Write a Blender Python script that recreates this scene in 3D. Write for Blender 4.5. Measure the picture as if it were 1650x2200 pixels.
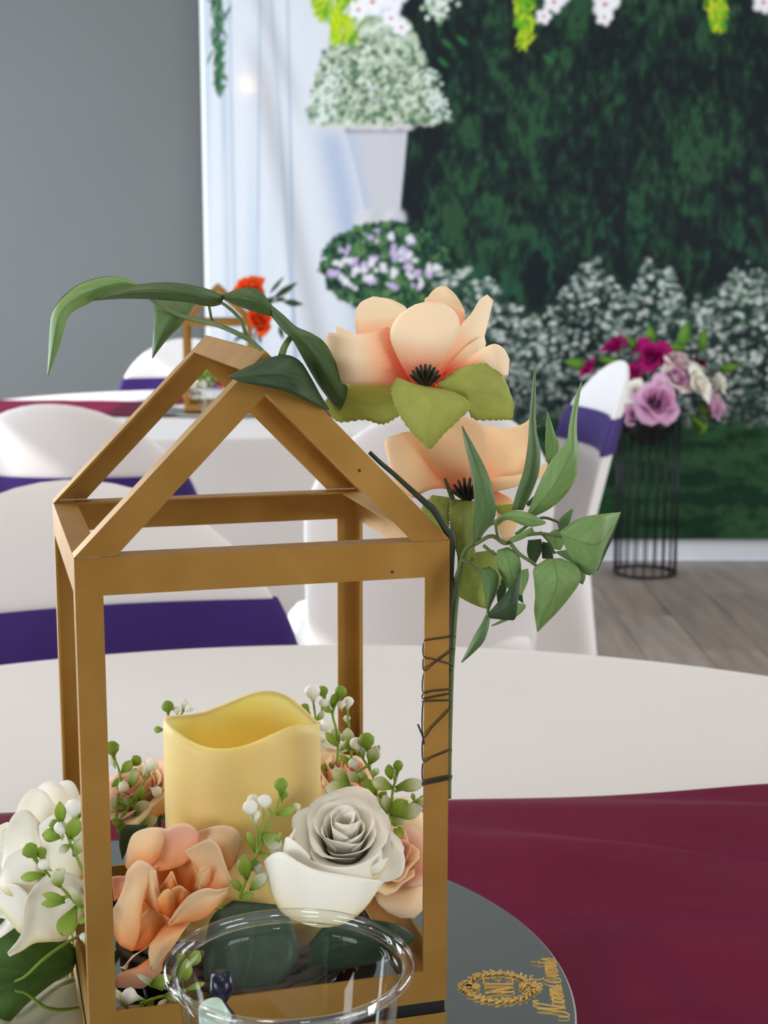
import bpy, bmesh, math, random
import numpy as np
from mathutils import Vector, Matrix

for o in list(bpy.data.objects):
    bpy.data.objects.remove(o, do_unlink=True)
scn = bpy.context.scene
COL = scn.collection
R = math.radians

# ------------------------------------------------------------------ camera
F = 3189.0                                  # focal length in pixels of a 1650 x 2200 frame
PITCH = 0.1608
CZ = 1.0937                                 # eye height above the floor
cam = bpy.data.cameras.new('camera')
cam.sensor_fit = 'HORIZONTAL'
cam.sensor_width = 36.0
cam.lens = F / 1650 * 36.0
cam.clip_start = 0.02
cam.dof.use_dof = True
cam.dof.focus_distance = 0.645
cam.dof.aperture_fstop = 29
camo = bpy.data.objects.new('camera', cam)
COL.objects.link(camo)
camo.location = (0, 0, CZ)
camo.rotation_euler = (math.pi / 2 - PITCH, 0, 0)
scn.camera = camo

# ------------------------------------------------------------------ light, world, exposure
scn.view_settings.view_transform = 'Standard'
scn.view_settings.look = 'None'
scn.view_settings.gamma = 1.0
scn.view_settings.use_curve_mapping = False
scn.view_settings.exposure = 0.0
w = bpy.data.worlds.new('sky')
scn.world = w
w.use_nodes = True
w.node_tree.nodes['Background'].inputs[0].default_value = (0.62, 0.78, 1.0, 1)
w.node_tree.nodes['Background'].inputs[1].default_value = 1.2

RX0, RX1, RY0, RY1, RH = -2.6, 3.4, -3.2, 5.62, 3.6     # the room

def area(name, loc, rot, sx, sy, power, col):
    l = bpy.data.lights.new(name, 'AREA')
    l.shape = 'RECTANGLE'; l.size = sx; l.size_y = sy; l.energy = power; l.color = col
    o = bpy.data.objects.new(name, l); COL.objects.link(o)
    o.location = loc; o.rotation_euler = rot
    return o
# daylight outside the left windows; rear-left and right-hand panels are added fill
area('window_daylight', (RX0 - 0.25, 3.85, 1.3), (0, -math.pi / 2, 0), 1.9, 2.2, 160, (0.83, 0.91, 1.0))
area('window_daylight', (RX0 - 0.25, 1.85, 1.4), (0, -math.pi / 2, 0), 2.1, 0.7, 60, (0.86, 0.93, 1.0))
area('window_daylight', (RX0 - 0.25, -1.5, 1.1), (0, -math.pi / 2, 0), 1.5, 2.3, 92, (0.95, 0.97, 1.0))
area('window_daylight', (RX1 + 0.25, 3.15, 1.3), (0, math.pi / 2, 0), 1.9, 2.3, 85, (1.0, 0.97, 0.95))
area('window_daylight', (RX1 + 0.25, -1.8, 1.3), (0, math.pi / 2, 0), 1.9, 2.3, 105, (1.0, 0.97, 0.95))
sl = bpy.data.lights.new('sun', 'SUN'); sl.energy = 6.0; sl.angle = R(0.6); sl.color = (1.0, 0.97, 0.92)
so = bpy.data.objects.new('sun', sl); COL.objects.link(so)
so.rotation_euler = Vector((0.80, 0.25, -0.58)).to_track_quat('-Z', 'Y').to_euler()
so.location = (-6, 1, 6)

# ------------------------------------------------------------------ helpers
CP, SP = math.cos(PITCH), math.sin(PITCH)
def ray(u, v):
    x = (u - 825.0) / F; y = (1100.0 - v) / F
    return np.array([x, CP + SP * y, -SP + CP * y])
def G(u, v, Y):                             # point of the place seen at a pixel, at distance Y along the floor
    d = ray(u, v); return np.array([0, 0, CZ]) + d * (Y / d[1])
def GZ(u, v, z):
    d = ray(u, v); return np.array([0, 0, CZ]) + d * ((z - CZ) / d[2])
def proj(P):
    P = np.asarray(P, float); Z = P[..., 2] - CZ
    d = P[..., 1] * CP - Z * SP; up = P[..., 1] * SP + Z * CP
    return 825 + F * P[..., 0] / d, 1100 - F * up / d

def lin(c):
    c = np.asarray(c, float) / 255.0
    return np.where(c <= 0.04045, c / 12.92, ((c + 0.055) / 1.055) ** 2.4)
def L4(r, g, b): return tuple(lin((r, g, b))) + (1.0,)

def tag(o, label=None, cat=None, group=None, kind=None):
    if label: o['label'] = label
    if cat: o['category'] = cat
    if group: o['group'] = group
    if kind: o['kind'] = kind
    return o
def thing(name, loc, label, cat, group=None):
    o = bpy.data.objects.new(name, None); COL.objects.link(o)
    o.empty_display_size = 0.02; o.location = loc
    o['org'] = list(map(float, loc))
    return tag(o, label, cat, group)
def mk(name, verts, faces, mat, parent=None, smooth=True, uv=None, local=False):
    v = np.asarray(verts, float).reshape(-1, 3)
    org = np.zeros(3)
    p = parent
    while p is not None:
        org = org + np.array(p.location); p = p.parent
    if not local: v = v - org
    me = bpy.data.meshes.new(name)
    me.from_pydata(v.tolist(), [], [tuple(int(i) for i in f) for f in faces])
    if uv is not None:
        ul = me.uv_layers.new(name='UVMap')
        li = np.zeros(len(me.loops), dtype=np.int32); me.loops.foreach_get('vertex_index', li)
        ul.data.foreach_set('uv', np.asarray(uv, np.float32)[li].ravel())
    if smooth: me.polygons.foreach_set('use_smooth', [True] * len(me.polygons))
    me.update()
    o = bpy.data.objects.new(name, me); COL.objects.link(o)
    if mat is not None: me.materials.append(mat)
    if parent is not None: o.parent = parent
    return o
def clean(o, weld=True):
    bm = bmesh.new(); bm.from_mesh(o.data)
    if weld: bmesh.ops.remove_doubles(bm, verts=bm.verts, dist=1e-6)
    bmesh.ops.recalc_face_normals(bm, faces=bm.faces)
    bm.to_mesh(o.data); bm.free(); o.data.update(); return o
def copy_tree(o, parent=None):
    c = o.copy(); COL.objects.link(c); c.parent = parent
    for ch in o.children: copy_tree(ch, c)
    return c
def grid_faces(nu, nv, wrap=False):         # nu columns of points, nv rows of points
    f = []
    for j in range(nv - 1):
        for i in range(nu if wrap else nu - 1):
            a = j * nu + i; b = j * nu + (i + 1) % nu
            f.append((a, b, b + nu, a + nu))
    return f
def cr(P, n, closed=False):                 # Catmull-Rom through points
    P = np.asarray(P, float); k = len(P)
    if k == 1: return np.repeat(P, n, 0)
    t = np.linspace(0, k if closed else k - 1, n, endpoint=not closed)
    i = np.clip(np.floor(t).astype(int), 0, (k if closed else k - 1) - (0 if closed else 1)); s = (t - i)[:, None]
    if closed: g = lambda j: P[j % k]
    else:
        E = np.vstack([2 * P[0] - P[1], P, 2 * P[-1] - P[-2]]); g = lambda j: E[j + 1]
    p0, p1, p2, p3 = g(i - 1), g(i), g(i + 1), g(i + 2)
    return 0.5 * (2 * p1 + (p2 - p0) * s + (2 * p0 - 5 * p1 + 4 * p2 - p3) * s ** 2 + (3 * p1 - p0 - 3 * p2 + p3) * s ** 3)
def tube_data(P, r, seg=8, closed=False):
    P = np.asarray(P, float); n = len(P)
    r = np.broadcast_to(np.asarray(r, float), (n,)) if np.ndim(r) == 0 else np.interp(np.linspace(0, 1, n), np.linspace(0, 1, len(r)), r)
    T = (np.roll(P, -1, 0) - np.roll(P, 1, 0)) if closed else np.gradient(P, axis=0)
    T = T / np.maximum(np.linalg.norm(T, axis=1)[:, None], 1e-12)
    ref = np.array([0.31, 0.17, 0.93]) if abs(T[0] @ np.array([0.31, 0.17, 0.93])) < 0.9 else np.array([1.0, 0, 0])
    V = []
    N = np.cross(T[0], ref); N /= np.linalg.norm(N)
    for i in range(n):
        N = N - T[i] * (N @ T[i]); N /= max(np.linalg.norm(N), 1e-9); B = np.cross(T[i], N)
        for k in range(seg):
            a = 2 * math.pi * k / seg
            V.append(P[i] + r[i] * (N * math.cos(a) + B * math.sin(a)))
    f = grid_faces(seg, n, True)
    if closed:
        for k in range(seg): f.append(((n - 1) * seg + k, (n - 1) * seg + (k + 1) % seg, (k + 1) % seg, k))
    else:
        f.append(tuple(range(seg))[::-1]); f.append(tuple((n - 1) * seg + k for k in range(seg)))
    return np.array(V), f
class MB:                                   # joins several shapes of ONE part
    def __init__(s): s.v = []; s.f = []; s.n = 0
    def add(s, v, f):
        v = np.asarray(v, float).reshape(-1, 3); s.v.append(v); s.f += [tuple(i + s.n for i in q) for q in f]; s.n += len(v); return s
    def box(s, lo, hi, M=None):
        x0, y0, z0 = lo; x1, y1, z1 = hi
        v = np.array([(x0,y0,z0),(x1,y0,z0),(x1,y1,z0),(x0,y1,z0),(x0,y0,z1),(x1,y0,z1),(x1,y1,z1),(x0,y1,z1)], float)
        if M is not None: v = np.array([M(p) for p in v])
        return s.add(v, [(0,3,2,1),(4,5,6,7),(0,1,5,4),(1,2,6,5),(2,3,7,6),(3,0,4,7)])
    def tube(s, P, r, seg=8, closed=False): return s.add(*tube_data(P, r, seg, closed))
    def lathe(s, prof, c=(0, 0, 0), seg=32):
        V = []
        for (r, z) in prof:
            for k in range(seg):
                a = 2 * math.pi * k / seg; V.append((c[0] + r * math.cos(a), c[1] + r * math.sin(a), c[2] + z))
        return s.add(V, grid_faces(seg, len(prof), True))
    def build(s, name, mat, parent=None, smooth=False, local=False):
        return clean(mk(name, np.vstack(s.v), s.f, mat, parent, smooth, None, local), smooth)
def autosmooth(o, ang=40):
    me = o.data
    bm = bmesh.new(); bm.from_mesh(me)
    for f in bm.faces: f.smooth = True
    for e in bm.edges:
        if len(e.link_faces) == 2 and e.calc_face_angle(0) > R(ang): e.smooth = False
    bm.to_mesh(me); bm.free(); return o

# ------------------------------------------------------------------ materials (all procedural)
def nodes(name):
    m = bpy.data.materials.new(name); m.use_nodes = True
    nt = m.node_tree; return m, nt, nt.nodes['Principled BSDF']
def N(nt, t, **kw):
    n = nt.nodes.new(t)
    for k, v in kw.items():
        if k in n.inputs: n.inputs[k].default_value = v
        else: setattr(n, k, v)
    return n
def ramp(nt, fac, stops):
    r = nt.nodes.new('ShaderNodeValToRGB'); e = r.color_ramp.elements
    while len(e) < len(stops): e.new(0.5)
    for q, (p, c) in zip(e, stops): q.position = p; q.color = c
    nt.links.new(fac, r.inputs[0]); return r.outputs[0]
def mat(name, c, rough=0.6, metal=0.0, c2=None, scale=20.0, bump=0.0, bscale=200.0, bdist=0.002, stretch=(1, 1, 1), sheen=0.0, coat=0.0, spec=0.5, sss=0.0, sssr=(1, .6, .3)):
    m, nt, b = nodes(name)
    tc = N(nt, 'ShaderNodeTexCoord'); mp = N(nt, 'ShaderNodeMapping'); mp.inputs['Scale'].default_value = stretch
    nt.links.new(tc.outputs['Object'], mp.inputs[0])
    n = N(nt, 'ShaderNodeTexNoise', Scale=scale, Detail=4.0); nt.links.new(mp.outputs[0], n.inputs['Vector'])
    c2 = c2 or tuple(x * 0.86 for x in c[:3]) + (1,)
    nt.links.new(ramp(nt, n.outputs[0], [(0.3, c2), (0.7, c)]), b.inputs['Base Color'])
    b.inputs['Roughness'].default_value = rough; b.inputs['Metallic'].default_value = metal
    b.inputs['Specular IOR Level'].default_value = spec
    b.inputs['Sheen Weight'].default_value = sheen; b.inputs['Coat Weight'].default_value = coat
    if sss:
        b.inputs['Subsurface Weight'].default_value = 1.0; b.inputs['Subsurface Radius'].default_value = sssr; b.inputs['Subsurface Scale'].default_value = sss
    if bump:
        n2 = N(nt, 'ShaderNodeTexNoise', Scale=bscale, Detail=3.0); nt.links.new(mp.outputs[0], n2.inputs['Vector'])
        bp = N(nt, 'ShaderNodeBump', Strength=bump, Distance=bdist); nt.links.new(n2.outputs[0], bp.inputs['Height'])
        nt.links.new(bp.outputs[0], b.inputs['Normal'])
    return m
def petal_mat(name, stops, trans=0.32, rough=0.75, vein=0.06):
    """colour runs along the petal (UV v) with faint veins across it (UV u)"""
    m, nt, b = nodes(name); out = nt.nodes['Material Output']
    uv = N(nt, 'ShaderNodeTexCoord'); sp = N(nt, 'ShaderNodeSeparateXYZ'); nt.links.new(uv.outputs['UV'], sp.inputs[0])
    n = N(nt, 'ShaderNodeTexNoise', Scale=6.0, Detail=3.0)
    mp = N(nt, 'ShaderNodeMapping'); mp.inputs['Scale'].default_value = (6, 1.0, 1)
    nt.links.new(uv.outputs['UV'], mp.inputs[0]); nt.links.new(mp.outputs[0], n.inputs['Vector'])
    ma = N(nt, 'ShaderNodeMath', operation='MULTIPLY_ADD'); ma.inputs[1].default_value = vein * 2; nt.links.new(n.outputs[0], ma.inputs[0])
    sb = N(nt, 'ShaderNodeMath', operation='SUBTRACT'); sb.inputs[1].default_value = vein; nt.links.new(sp.outputs['Y'], sb.inputs[0])
    nt.links.new(sb.outputs[0], ma.inputs[2])
    col = ramp(nt, ma.outputs[0], stops)
    nt.links.new(col, b.inputs['Base Color']); b.inputs['Roughness'].default_value = rough; b.inputs['Specular IOR Level'].default_value = 0.2
    tr = N(nt, 'ShaderNodeBsdfTranslucent'); nt.links.new(col, tr.inputs[0])
    mx = N(nt, 'ShaderNodeMixShader'); mx.inputs[0].default_value = trans
    nt.links.new(b.outputs[0], mx.inputs[1]); nt.links.new(tr.outputs[0], mx.inputs[2]); nt.links.new(mx.outputs[0], out.inputs[0])
    return m
def leaf_mat(name, c, c2, vein, rough=0.5, trans=0.25, vs=0.5):
    """green blade, pale midrib along UV u = 0.5 and side veins"""
    m, nt, b = nodes(name); out = nt.nodes['Material Output']
    uv = N(nt, 'ShaderNodeTexCoord'); sp = N(nt, 'ShaderNodeSeparateXYZ'); nt.links.new(uv.outputs['UV'], sp.inputs[0])
    n = N(nt, 'ShaderNodeTexNoise', Scale=5.0, Detail=4.0); nt.links.new(uv.outputs['UV'], n.inputs['Vector'])
    base = ramp(nt, n.outputs[0], [(0.3, c2), (0.7, c)])
    s = N(nt, 'ShaderNodeMath', operation='SUBTRACT'); s.inputs[1].default_value = 0.5; nt.links.new(sp.outputs['X'], s.inputs[0])
    a = N(nt, 'ShaderNodeMath', operation='ABSOLUTE'); nt.links.new(s.outputs[0], a.inputs[0])
    rib = N(nt, 'ShaderNodeMapRange'); rib.inputs[1].default_value = 0.0; rib.inputs[2].default_value = 0.035; rib.inputs[3].default_value = 1; rib.inputs[4].default_value = 0
    nt.links.new(a.outputs[0], rib.inputs[0])
    v1 = N(nt, 'ShaderNodeMath', operation='MULTIPLY_ADD'); v1.inputs[1].default_value = -0.55; nt.links.new(a.outputs[0], v1.inputs[0]); nt.links.new(sp.outputs['Y'], v1.inputs[2])
    v2 = N(nt, 'ShaderNodeMath', operation='MULTIPLY'); v2.inputs[1].default_value = 44; nt.links.new(v1.outputs[0], v2.inputs[0])
    v3 = N(nt, 'ShaderNodeMath', operation='SINE'); nt.links.new(v2.outputs[0], v3.inputs[0])
    v4 = N(nt, 'ShaderNodeMapRange'); v4.inputs[1].default_value = 0.86; v4.inputs[2].default_value = 1.0; v4.inputs[3].default_value = 0; v4.inputs[4].default_value = 0.5; nt.links.new(v3.outputs[0], v4.inputs[0])
    mxm = N(nt, 'ShaderNodeMath', operation='MAXIMUM'); nt.links.new(rib.outputs[0], mxm.inputs[0]); nt.links.new(v4.outputs[0], mxm.inputs[1])
    fc = N(nt, 'ShaderNodeMath', operation='MULTIPLY'); fc.inputs[1].default_value = vs; nt.links.new(mxm.outputs[0], fc.inputs[0])
    mix = N(nt, 'ShaderNodeMixRGB'); nt.links.new(fc.outputs[0], mix.inputs[0]); nt.links.new(base, mix.inputs[1]); mix.inputs[2].default_value = vein
    nt.links.new(mix.outputs[0], b.inputs['Base Color']); b.inputs['Roughness'].default_value = rough; b.inputs['Specular IOR Level'].default_value = 0.3
    tr = N(nt, 'ShaderNodeBsdfTranslucent'); nt.links.new(mix.outputs[0], tr.inputs[0])
    mx = N(nt, 'ShaderNodeMixShader'); mx.inputs[0].default_value = trans
    nt.links.new(b.outputs[0], mx.inputs[1]); nt.links.new(tr.outputs[0], mx.inputs[2]); nt.links.new(mx.outputs[0], out.inputs[0])
    return m
def clear_mat(name, tint=(0.97, 0.98, 0.98, 1), base=0.02, amt=0.55, rough=0.03):
    m, nt, b = nodes(name); out = nt.nodes['Material Output']; nt.nodes.remove(b)
    t = N(nt, 'ShaderNodeBsdfTransparent'); t.inputs[0].default_value = tint
    g = N(nt, 'ShaderNodeBsdfGlossy'); g.inputs['Roughness'].default_value = rough
    lw = N(nt, 'ShaderNodeLayerWeight'); lw.inputs[0].default_value = 0.5
    pw = N(nt, 'ShaderNodeMath', operation='POWER'); pw.inputs[1].default_value = 4.0; nt.links.new(lw.outputs['Facing'], pw.inputs[0])
    ad = N(nt, 'ShaderNodeMath', operation='MULTIPLY_ADD'); ad.inputs[1].default_value = amt; ad.inputs[2].default_value = base; ad.use_clamp = True
    nt.links.new(pw.outputs[0], ad.inputs[0])
    mx = N(nt, 'ShaderNodeMixShader'); nt.links.new(ad.outputs[0], mx.inputs[0]); nt.links.new(t.outputs[0], mx.inputs[1]); nt.links.new(g.outputs[0], mx.inputs[2])
    nt.links.new(mx.outputs[0], out.inputs[0]); return m
def emit_mat(name, c, s):
    m, nt, b = nodes(name); b.inputs['Base Color'].default_value = c; b.inputs['Emission Color'].default_value = c; b.inputs['Emission Strength'].default_value = s; return m

M = {}
M['wall'] = mat('grey_wall_paint', L4(100, 103, 102), 0.7, c2=L4(97, 100, 99), scale=1.5, bump=0.05, bscale=300)
M['ceil'] = mat('white_ceiling_paint', L4(226, 226, 222), 0.8, scale=2)
M['trim'] = mat('white_trim_paint', L4(232, 236, 242), 0.45, scale=4)
M['floor'] = mat('grey_brown_wood', L4(176, 160, 150), 0.45, c2=L4(146, 132, 124), scale=2.2, stretch=(9, 1.0, 1))
M['plank'] = [mat('plank_wood_' + str(i), L4(*c), 0.42, c2=L4(*[x * .82 for x in c]), scale=2.4 + i * .3, stretch=(10, 0.9, 1)) for i, c in enumerate([(178, 162, 152), (166, 151, 142), (186, 171, 162), (172, 156, 146)])]
M['cloth'] = mat('white_table_linen', L4(210, 205, 203), 0.85, c2=L4(207, 202, 200), scale=3, bump=0.6, bscale=5, bdist=0.008, sheen=0.1)
M['farcloth'] = M['cloth']
M['runner'] = mat('burgundy_satin', L4(104, 15, 52), 0.5, c2=L4(95, 12, 47), scale=6, spec=0.12)
M['spandex'] = mat('white_spandex', L4(218, 213, 212), 0.7, c2=L4(215, 210, 209), scale=3, sheen=0.1)
M['sash'] = mat('purple_spandex', L4(52, 27, 102), 0.6, c2=L4(46, 23, 94), scale=9, spec=0.3)
M['gold'] = mat('brushed_gold', L4(176, 134, 66), 0.44, 0.68, c2=L4(160, 116, 50), scale=30, bump=0.04, bscale=90)
M['felt'] = mat('black_felt', L4(24, 26, 27), 0.9)
def mirror_mat():
    m, nt, b = nodes('silvered_mirror'); b.inputs['Metallic'].default_value = 1; b.inputs['Roughness'].default_value = 0.015
    n = N(nt, 'ShaderNodeTexNoise', Scale=8.0); tc = N(nt, 'ShaderNodeTexCoord'); nt.links.new(tc.outputs['Object'], n.inputs['Vector'])
    nt.links.new(ramp(nt, n.outputs[0], [(0.3, (0.80, 0.83, 0.78, 1)), (0.7, (0.82, 0.85, 0.80, 1))]), b.inputs['Base Color']); return m
M['mirror'] = mirror_mat()
M['mirror_edge'] = mat('ground_glass_edge', L4(205, 212, 210), 0.25)
M['letter'] = mat('gold_acrylic', L4(240, 204, 128), 0.3, 0.25, c2=L4(226, 180, 96), scale=60)
M['wax'] = mat('ivory_wax', L4(238, 214, 140), 0.5, c2=L4(232, 204, 126), scale=14, sss=0.006, sssr=(1, .75, .35), bump=0.05, bscale=60)
M['waxin'] = mat('inner_yellow_wax', L4(255, 234, 140), 0.5, c2=L4(253, 228, 126), scale=14, sss=0.012, sssr=(1, .8, .35))
M['peony'] = petal_mat('peach_peony_petal', [(0.0, L4(230, 72, 52)), (0.12, L4(250, 140, 112)), (0.27, L4(255, 206, 164)), (0.45, L4(255, 236, 204)), (0.94, L4(255, 240, 212)), (1.0, L4(255, 224, 200))])
M['peony2'] = petal_mat('peach_peony_petal_warm', [(0.0, L4(236, 110, 80)), (0.12, L4(252, 176, 126)), (0.35, L4(255, 222, 176)), (0.9, L4(255, 232, 194)), (1.0, L4(254, 208, 180))])
M['peach'] = petal_mat('peach_rose_petal', [(0.0, L4(244, 150, 84)), (0.30, L4(253, 196, 136)), (0.62, L4(255, 222, 174)), (0.9, L4(255, 226, 184)), (1.0, L4(255, 232, 196))], trans=0.2)
M['peachdeep'] = petal_mat('orange_hearted_rose_petal', [(0.0, L4(222, 96, 36)), (0.35, L4(242, 146, 72)), (0.75, L4(252, 188, 118)), (1.0, L4(255, 216, 162))], trans=0.2)
M['peachpink'] = petal_mat('pink_flushed_rose_petal', [(0.0, L4(246, 156, 92)), (0.35, L4(252, 190, 144)), (0.7, L4(253, 196, 170)), (1.0, L4(255, 216, 190))], trans=0.2)
M['white'] = petal_mat('white_rose_petal', [(0.0, L4(240, 224, 168)), (0.2, L4(252, 246, 222)), (0.45, L4(255, 251, 238)), (1.0, L4(255, 252, 242))], trans=0.2)
M['orange'] = petal_mat('orange_petal', [(0.0, L4(200, 40, 10)), (0.4, L4(240, 84, 24)), (1.0, L4(255, 120, 54))], trans=0.4)
M['pink'] = petal_mat('pink_petal', [(0.0, L4(200, 90, 160)), (0.4, L4(226, 158, 206)), (1.0, L4(242, 196, 228))], trans=0.3)
M['pinkwhite'] = petal_mat('blush_petal', [(0.0, L4(222, 120, 170)), (0.4, L4(238, 196, 216)), (1.0, L4(246, 236, 230))], trans=0.3)
M['magenta'] = petal_mat('magenta_petal', [(0.0, L4(246, 206, 226)), (0.22, L4(214, 60, 150)), (0.5, L4(176, 14, 110)), (1.0, L4(186, 22, 118))], trans=0.3)
M['darkred'] = petal_mat('wine_petal', [(0.0, L4(90, 8, 40)), (1.0, L4(150, 20, 80))], trans=0.3)
M['ivy'] = leaf_mat('ivy_leaf', L4(84, 110, 64), L4(68, 94, 52), L4(118, 146, 92), rough=0.45, vs=0.35)
M['ivylight'] = leaf_mat('pale_ivy_leaf', L4(152, 186, 120), L4(138, 172, 104), L4(96, 120, 66), rough=0.5, trans=0.4, vs=0.55)
M['ivymid'] = leaf_mat('mid_green_ivy_leaf', L4(116, 148, 96), L4(102, 132, 82), L4(82, 106, 62), rough=0.5, trans=0.35, vs=0.45)
M['ivydark'] = leaf_mat('dark_ivy_leaf', L4(56, 80, 48), L4(44, 66, 38), L4(92, 116, 74), rough=0.5, trans=0.15, vs=0.4)
M['sepal'] = leaf_mat('olive_sepal_leaf', L4(192, 196, 104), L4(178, 184, 92), L4(158, 166, 78), rough=0.6, trans=0.4, vs=0.3)
M['sepalbright'] = leaf_mat('crinkled_sepal_leaf', L4(184, 194, 106), L4(158, 176, 92), L4(146, 156, 76), rough=0.6, trans=0.35, vs=0.3)
M['roseleaf'] = leaf_mat('rose_leaf', L4(108, 148, 78), L4(84, 124, 62), L4(126, 161, 92), rough=0.5, vs=0.4)
M['darkleaf'] = leaf_mat('dark_rose_leaf', L4(68, 90, 70), L4(55, 77, 59), L4(92, 114, 88), rough=0.45, trans=0.12, vs=0.3)
M['stem'] = mat('green_stem', L4(98, 116, 62), 0.55, c2=L4(80, 96, 48), scale=120)
M['stemdark'] = mat('dark_stem', L4(46, 56, 38), 0.55, c2=L4(34, 42, 28), scale=120)
M['stemlight'] = mat('lime_stem', L4(140, 172, 60), 0.55, c2=L4(120, 152, 46), scale=120)
M['stamen'] = mat('dark_stamen', L4(46, 46, 26), 0.7, c2=L4(32, 30, 16), scale=200)
M['twig'] = mat('brown_twig', L4(74, 58, 46), 0.8, c2=L4(48, 38, 30), scale=90)
M['wire'] = mat('black_wire', L4(40, 36, 32), 0.45, scale=200)
M['budw'] = petal_mat('white_bud', [(0.0, L4(140, 166, 62)), (0.28, L4(206, 214, 160)), (0.5, L4(246, 246, 234)), (1.0, L4(252, 250, 244))], trans=0.2, rough=0.5)
M['budg'] = petal_mat('green_bud', [(0.0, L4(112, 146, 46)), (1.0, L4(134, 164, 60))], trans=0.15, rough=0.45)
M['budl'] = petal_mat('lime_leaflet', [(0.0, L4(112, 144, 42)), (0.6, L4(158, 186, 70)), (1.0, L4(186, 204, 110))], trans=0.3, rough=0.5)
M['budp'] = petal_mat('pale_tipped_leaflet', [(0.0, L4(118, 148, 50)), (0.4, L4(170, 190, 98)), (0.75, L4(226, 230, 196)), (1.0, L4(240, 240, 226))], trans=0.3, rough=0.5)
M['plastic'] = clear_mat('clear_plastic')
M['rim'] = clear_mat('clear_plastic_rim', base=0.10, amt=0.75, rough=0.06)
M['pane'] = clear_mat('window_glass', base=0.0)
M['black'] = mat('black_metal', L4(26, 26, 30), 0.4, 0.3)
M['candyn'] = mat('navy_wrapper', L4(24, 28, 50), 0.25, 0.2, scale=300)
M['candyr'] = mat('red_print', L4(190, 24, 32), 0.3, scale=300)
M['candyw'] = mat('white_print', L4(226, 226, 226), 0.3, scale=300)
M['candym'] = mat('mint_wrapper', L4(196, 222, 206), 0.3, scale=300)
M['bulb'] = emit_mat('warm_bulb_glass', (1.0, 0.60, 0.26, 1), 800.0)
M['led'] = emit_mat('lit_led_tip', (1.0, 0.80, 0.30, 1), 15.0)
M['wood'] = mat('table_wood', L4(150, 120, 90), 0.6, stretch=(8, 1, 1), scale=6)

# ------------------------------------------------------------------ room shell
def structure(o): o['kind'] = 'structure'; return o
WT = 0.15
fl = structure(MB().box((RX0, RY0, -0.10), (RX1, RY1, -0.006)).build('floor', M['floor']))
random.seed(4)
pm_ = []
for k in range(4):
    b = MB().box((-0.0885, -0.598, -0.006), (0.0885, 0.598, 0.0)).build('plank', M['plank'][k], fl, local=True)
    md = b.data; pm_.append(md); bpy.data.objects.remove(b)
for i in range(26):                          # floorboards of the part of the room in view
    for j in range(3):
        y = 3.05 + j * 1.2 - (i * 0.43 % 1.2) + 0.6
        if y + 0.598 > RY1 - 0.03 or y < 2.4: continue
        p = bpy.data.objects.new('plank', pm_[random.randrange(4)]); COL.objects.link(p); p.parent = fl
        p.location = (-1.5 + i * 0.18, y, 0)
structure(MB().box((RX0, RY0, RH), (RX1, RY1, RH + 0.1)).build('ceiling', M['ceil']))
structure(MB().box((RX0 - WT, RY1, 0), (RX1 + WT, RY1 + WT, RH)).build('wall_back', M['wall']))
def wall_with_holes(name, axis, pos, thick, a0, a1, holes):
    m = MB(); cuts = sorted(holes)
    def seg(p, q, z0, z1):
        if q - p < 1e-4 or z1 - z0 < 1e-4: return
        lo, hi = sorted((pos, pos + thick))
        if axis == 'x': m.box((lo, p, z0), (hi, q, z1))
        else: m.box((p, lo, z0), (q, hi, z1))
    c = a0
    for (p, q, z0, z1) in cuts:
        seg(c, p, 0, RH); seg(p, q, 0, z0); seg(p, q, z1, RH); c = q
    seg(c, a1, 0, RH)
    return structure(m.build(name, M['wall']))
ZS = 0.35
ZTS = {1: 2.3, 5: 2.4, 2: 1.85, 3: 2.25, 4: 2.25}  # unseen window tops, set to shape where the sun lands
wall_with_holes('wall_left', 'x', RX0, -WT, RY0, RY1, [(2.75, 4.95, ZS, ZTS[1]), (1.5, 2.2, ZS, ZTS[5]), (-2.65, -0.35, ZS, ZTS[2])])
wall_with_holes('wall_right', 'x', RX1, WT, RY0, RY1, [(-2.95, -0.65, ZS, ZTS[3]), (2.0, 4.3, ZS, ZTS[4])])
wall_with_holes('wall_front', 'y', RY0, -WT, RX0 - WT, RX1 + WT, [])
def window(n, axis, pos, a0, a1):
    fr = MB(); t = 0.05; ZT = ZTS[n]
    def bar(p0, p1, z0, z1, m=fr, d=0.04):
        if axis == 'x': m.box((pos - d, p0, z0), (pos + d, p1, z1))
        else: m.box((p0, pos - d, z0), (p1, pos + d, z1))
    bar(a0, a1, ZS, ZS + t); bar(a0, a1, ZT - t, ZT); bar(a0, a0 + t, ZS + t, ZT - t); bar(a1 - t, a1, ZS + t, ZT - t)
    mid = (a0 + a1) / 2; bar(mid - t / 2, mid + t / 2, ZS + t, ZT - t)
    f = structure(fr.build('window_%d' % n, M['trim']))
    for (p, q) in ((a0 + t, mid - t / 2), (mid + t / 2, a1 - t)):
        m = MB(); bar(p, q, ZS + t, ZT - t, m, 0.003); m.build('pane', M['pane'], f)
window(1, 'x', RX0 - 0.07, 2.75, 4.95); window(5, 'x', RX0 - 0.07, 1.5, 2.2); window(2, 'x', RX0 - 0.07, -2.65, -0.35)  # rear left window is unseen, added as frontal fill
window(3, 'x', RX1 + 0.07, -2.95, -0.65); window(4, 'x', RX1 + 0.07, 2.0, 4.3)  # unseen right windows, added to brighten the front and the floor
def baseboard(name, lo, hi):
    structure(MB().box(lo, hi).build(name, M['trim']))
baseboard('baseboard_back', (RX0 + 0.016, RY1 - 0.016, 0), (RX1 - 0.016, RY1, 0.088))
baseboard('baseboard_left', (RX0, RY0, 0), (RX0 + 0.016, RY1, 0.088))
baseboard('baseboard_right', (RX1 - 0.016, RY0, 0), (RX1, RY1, 0.088))

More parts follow.
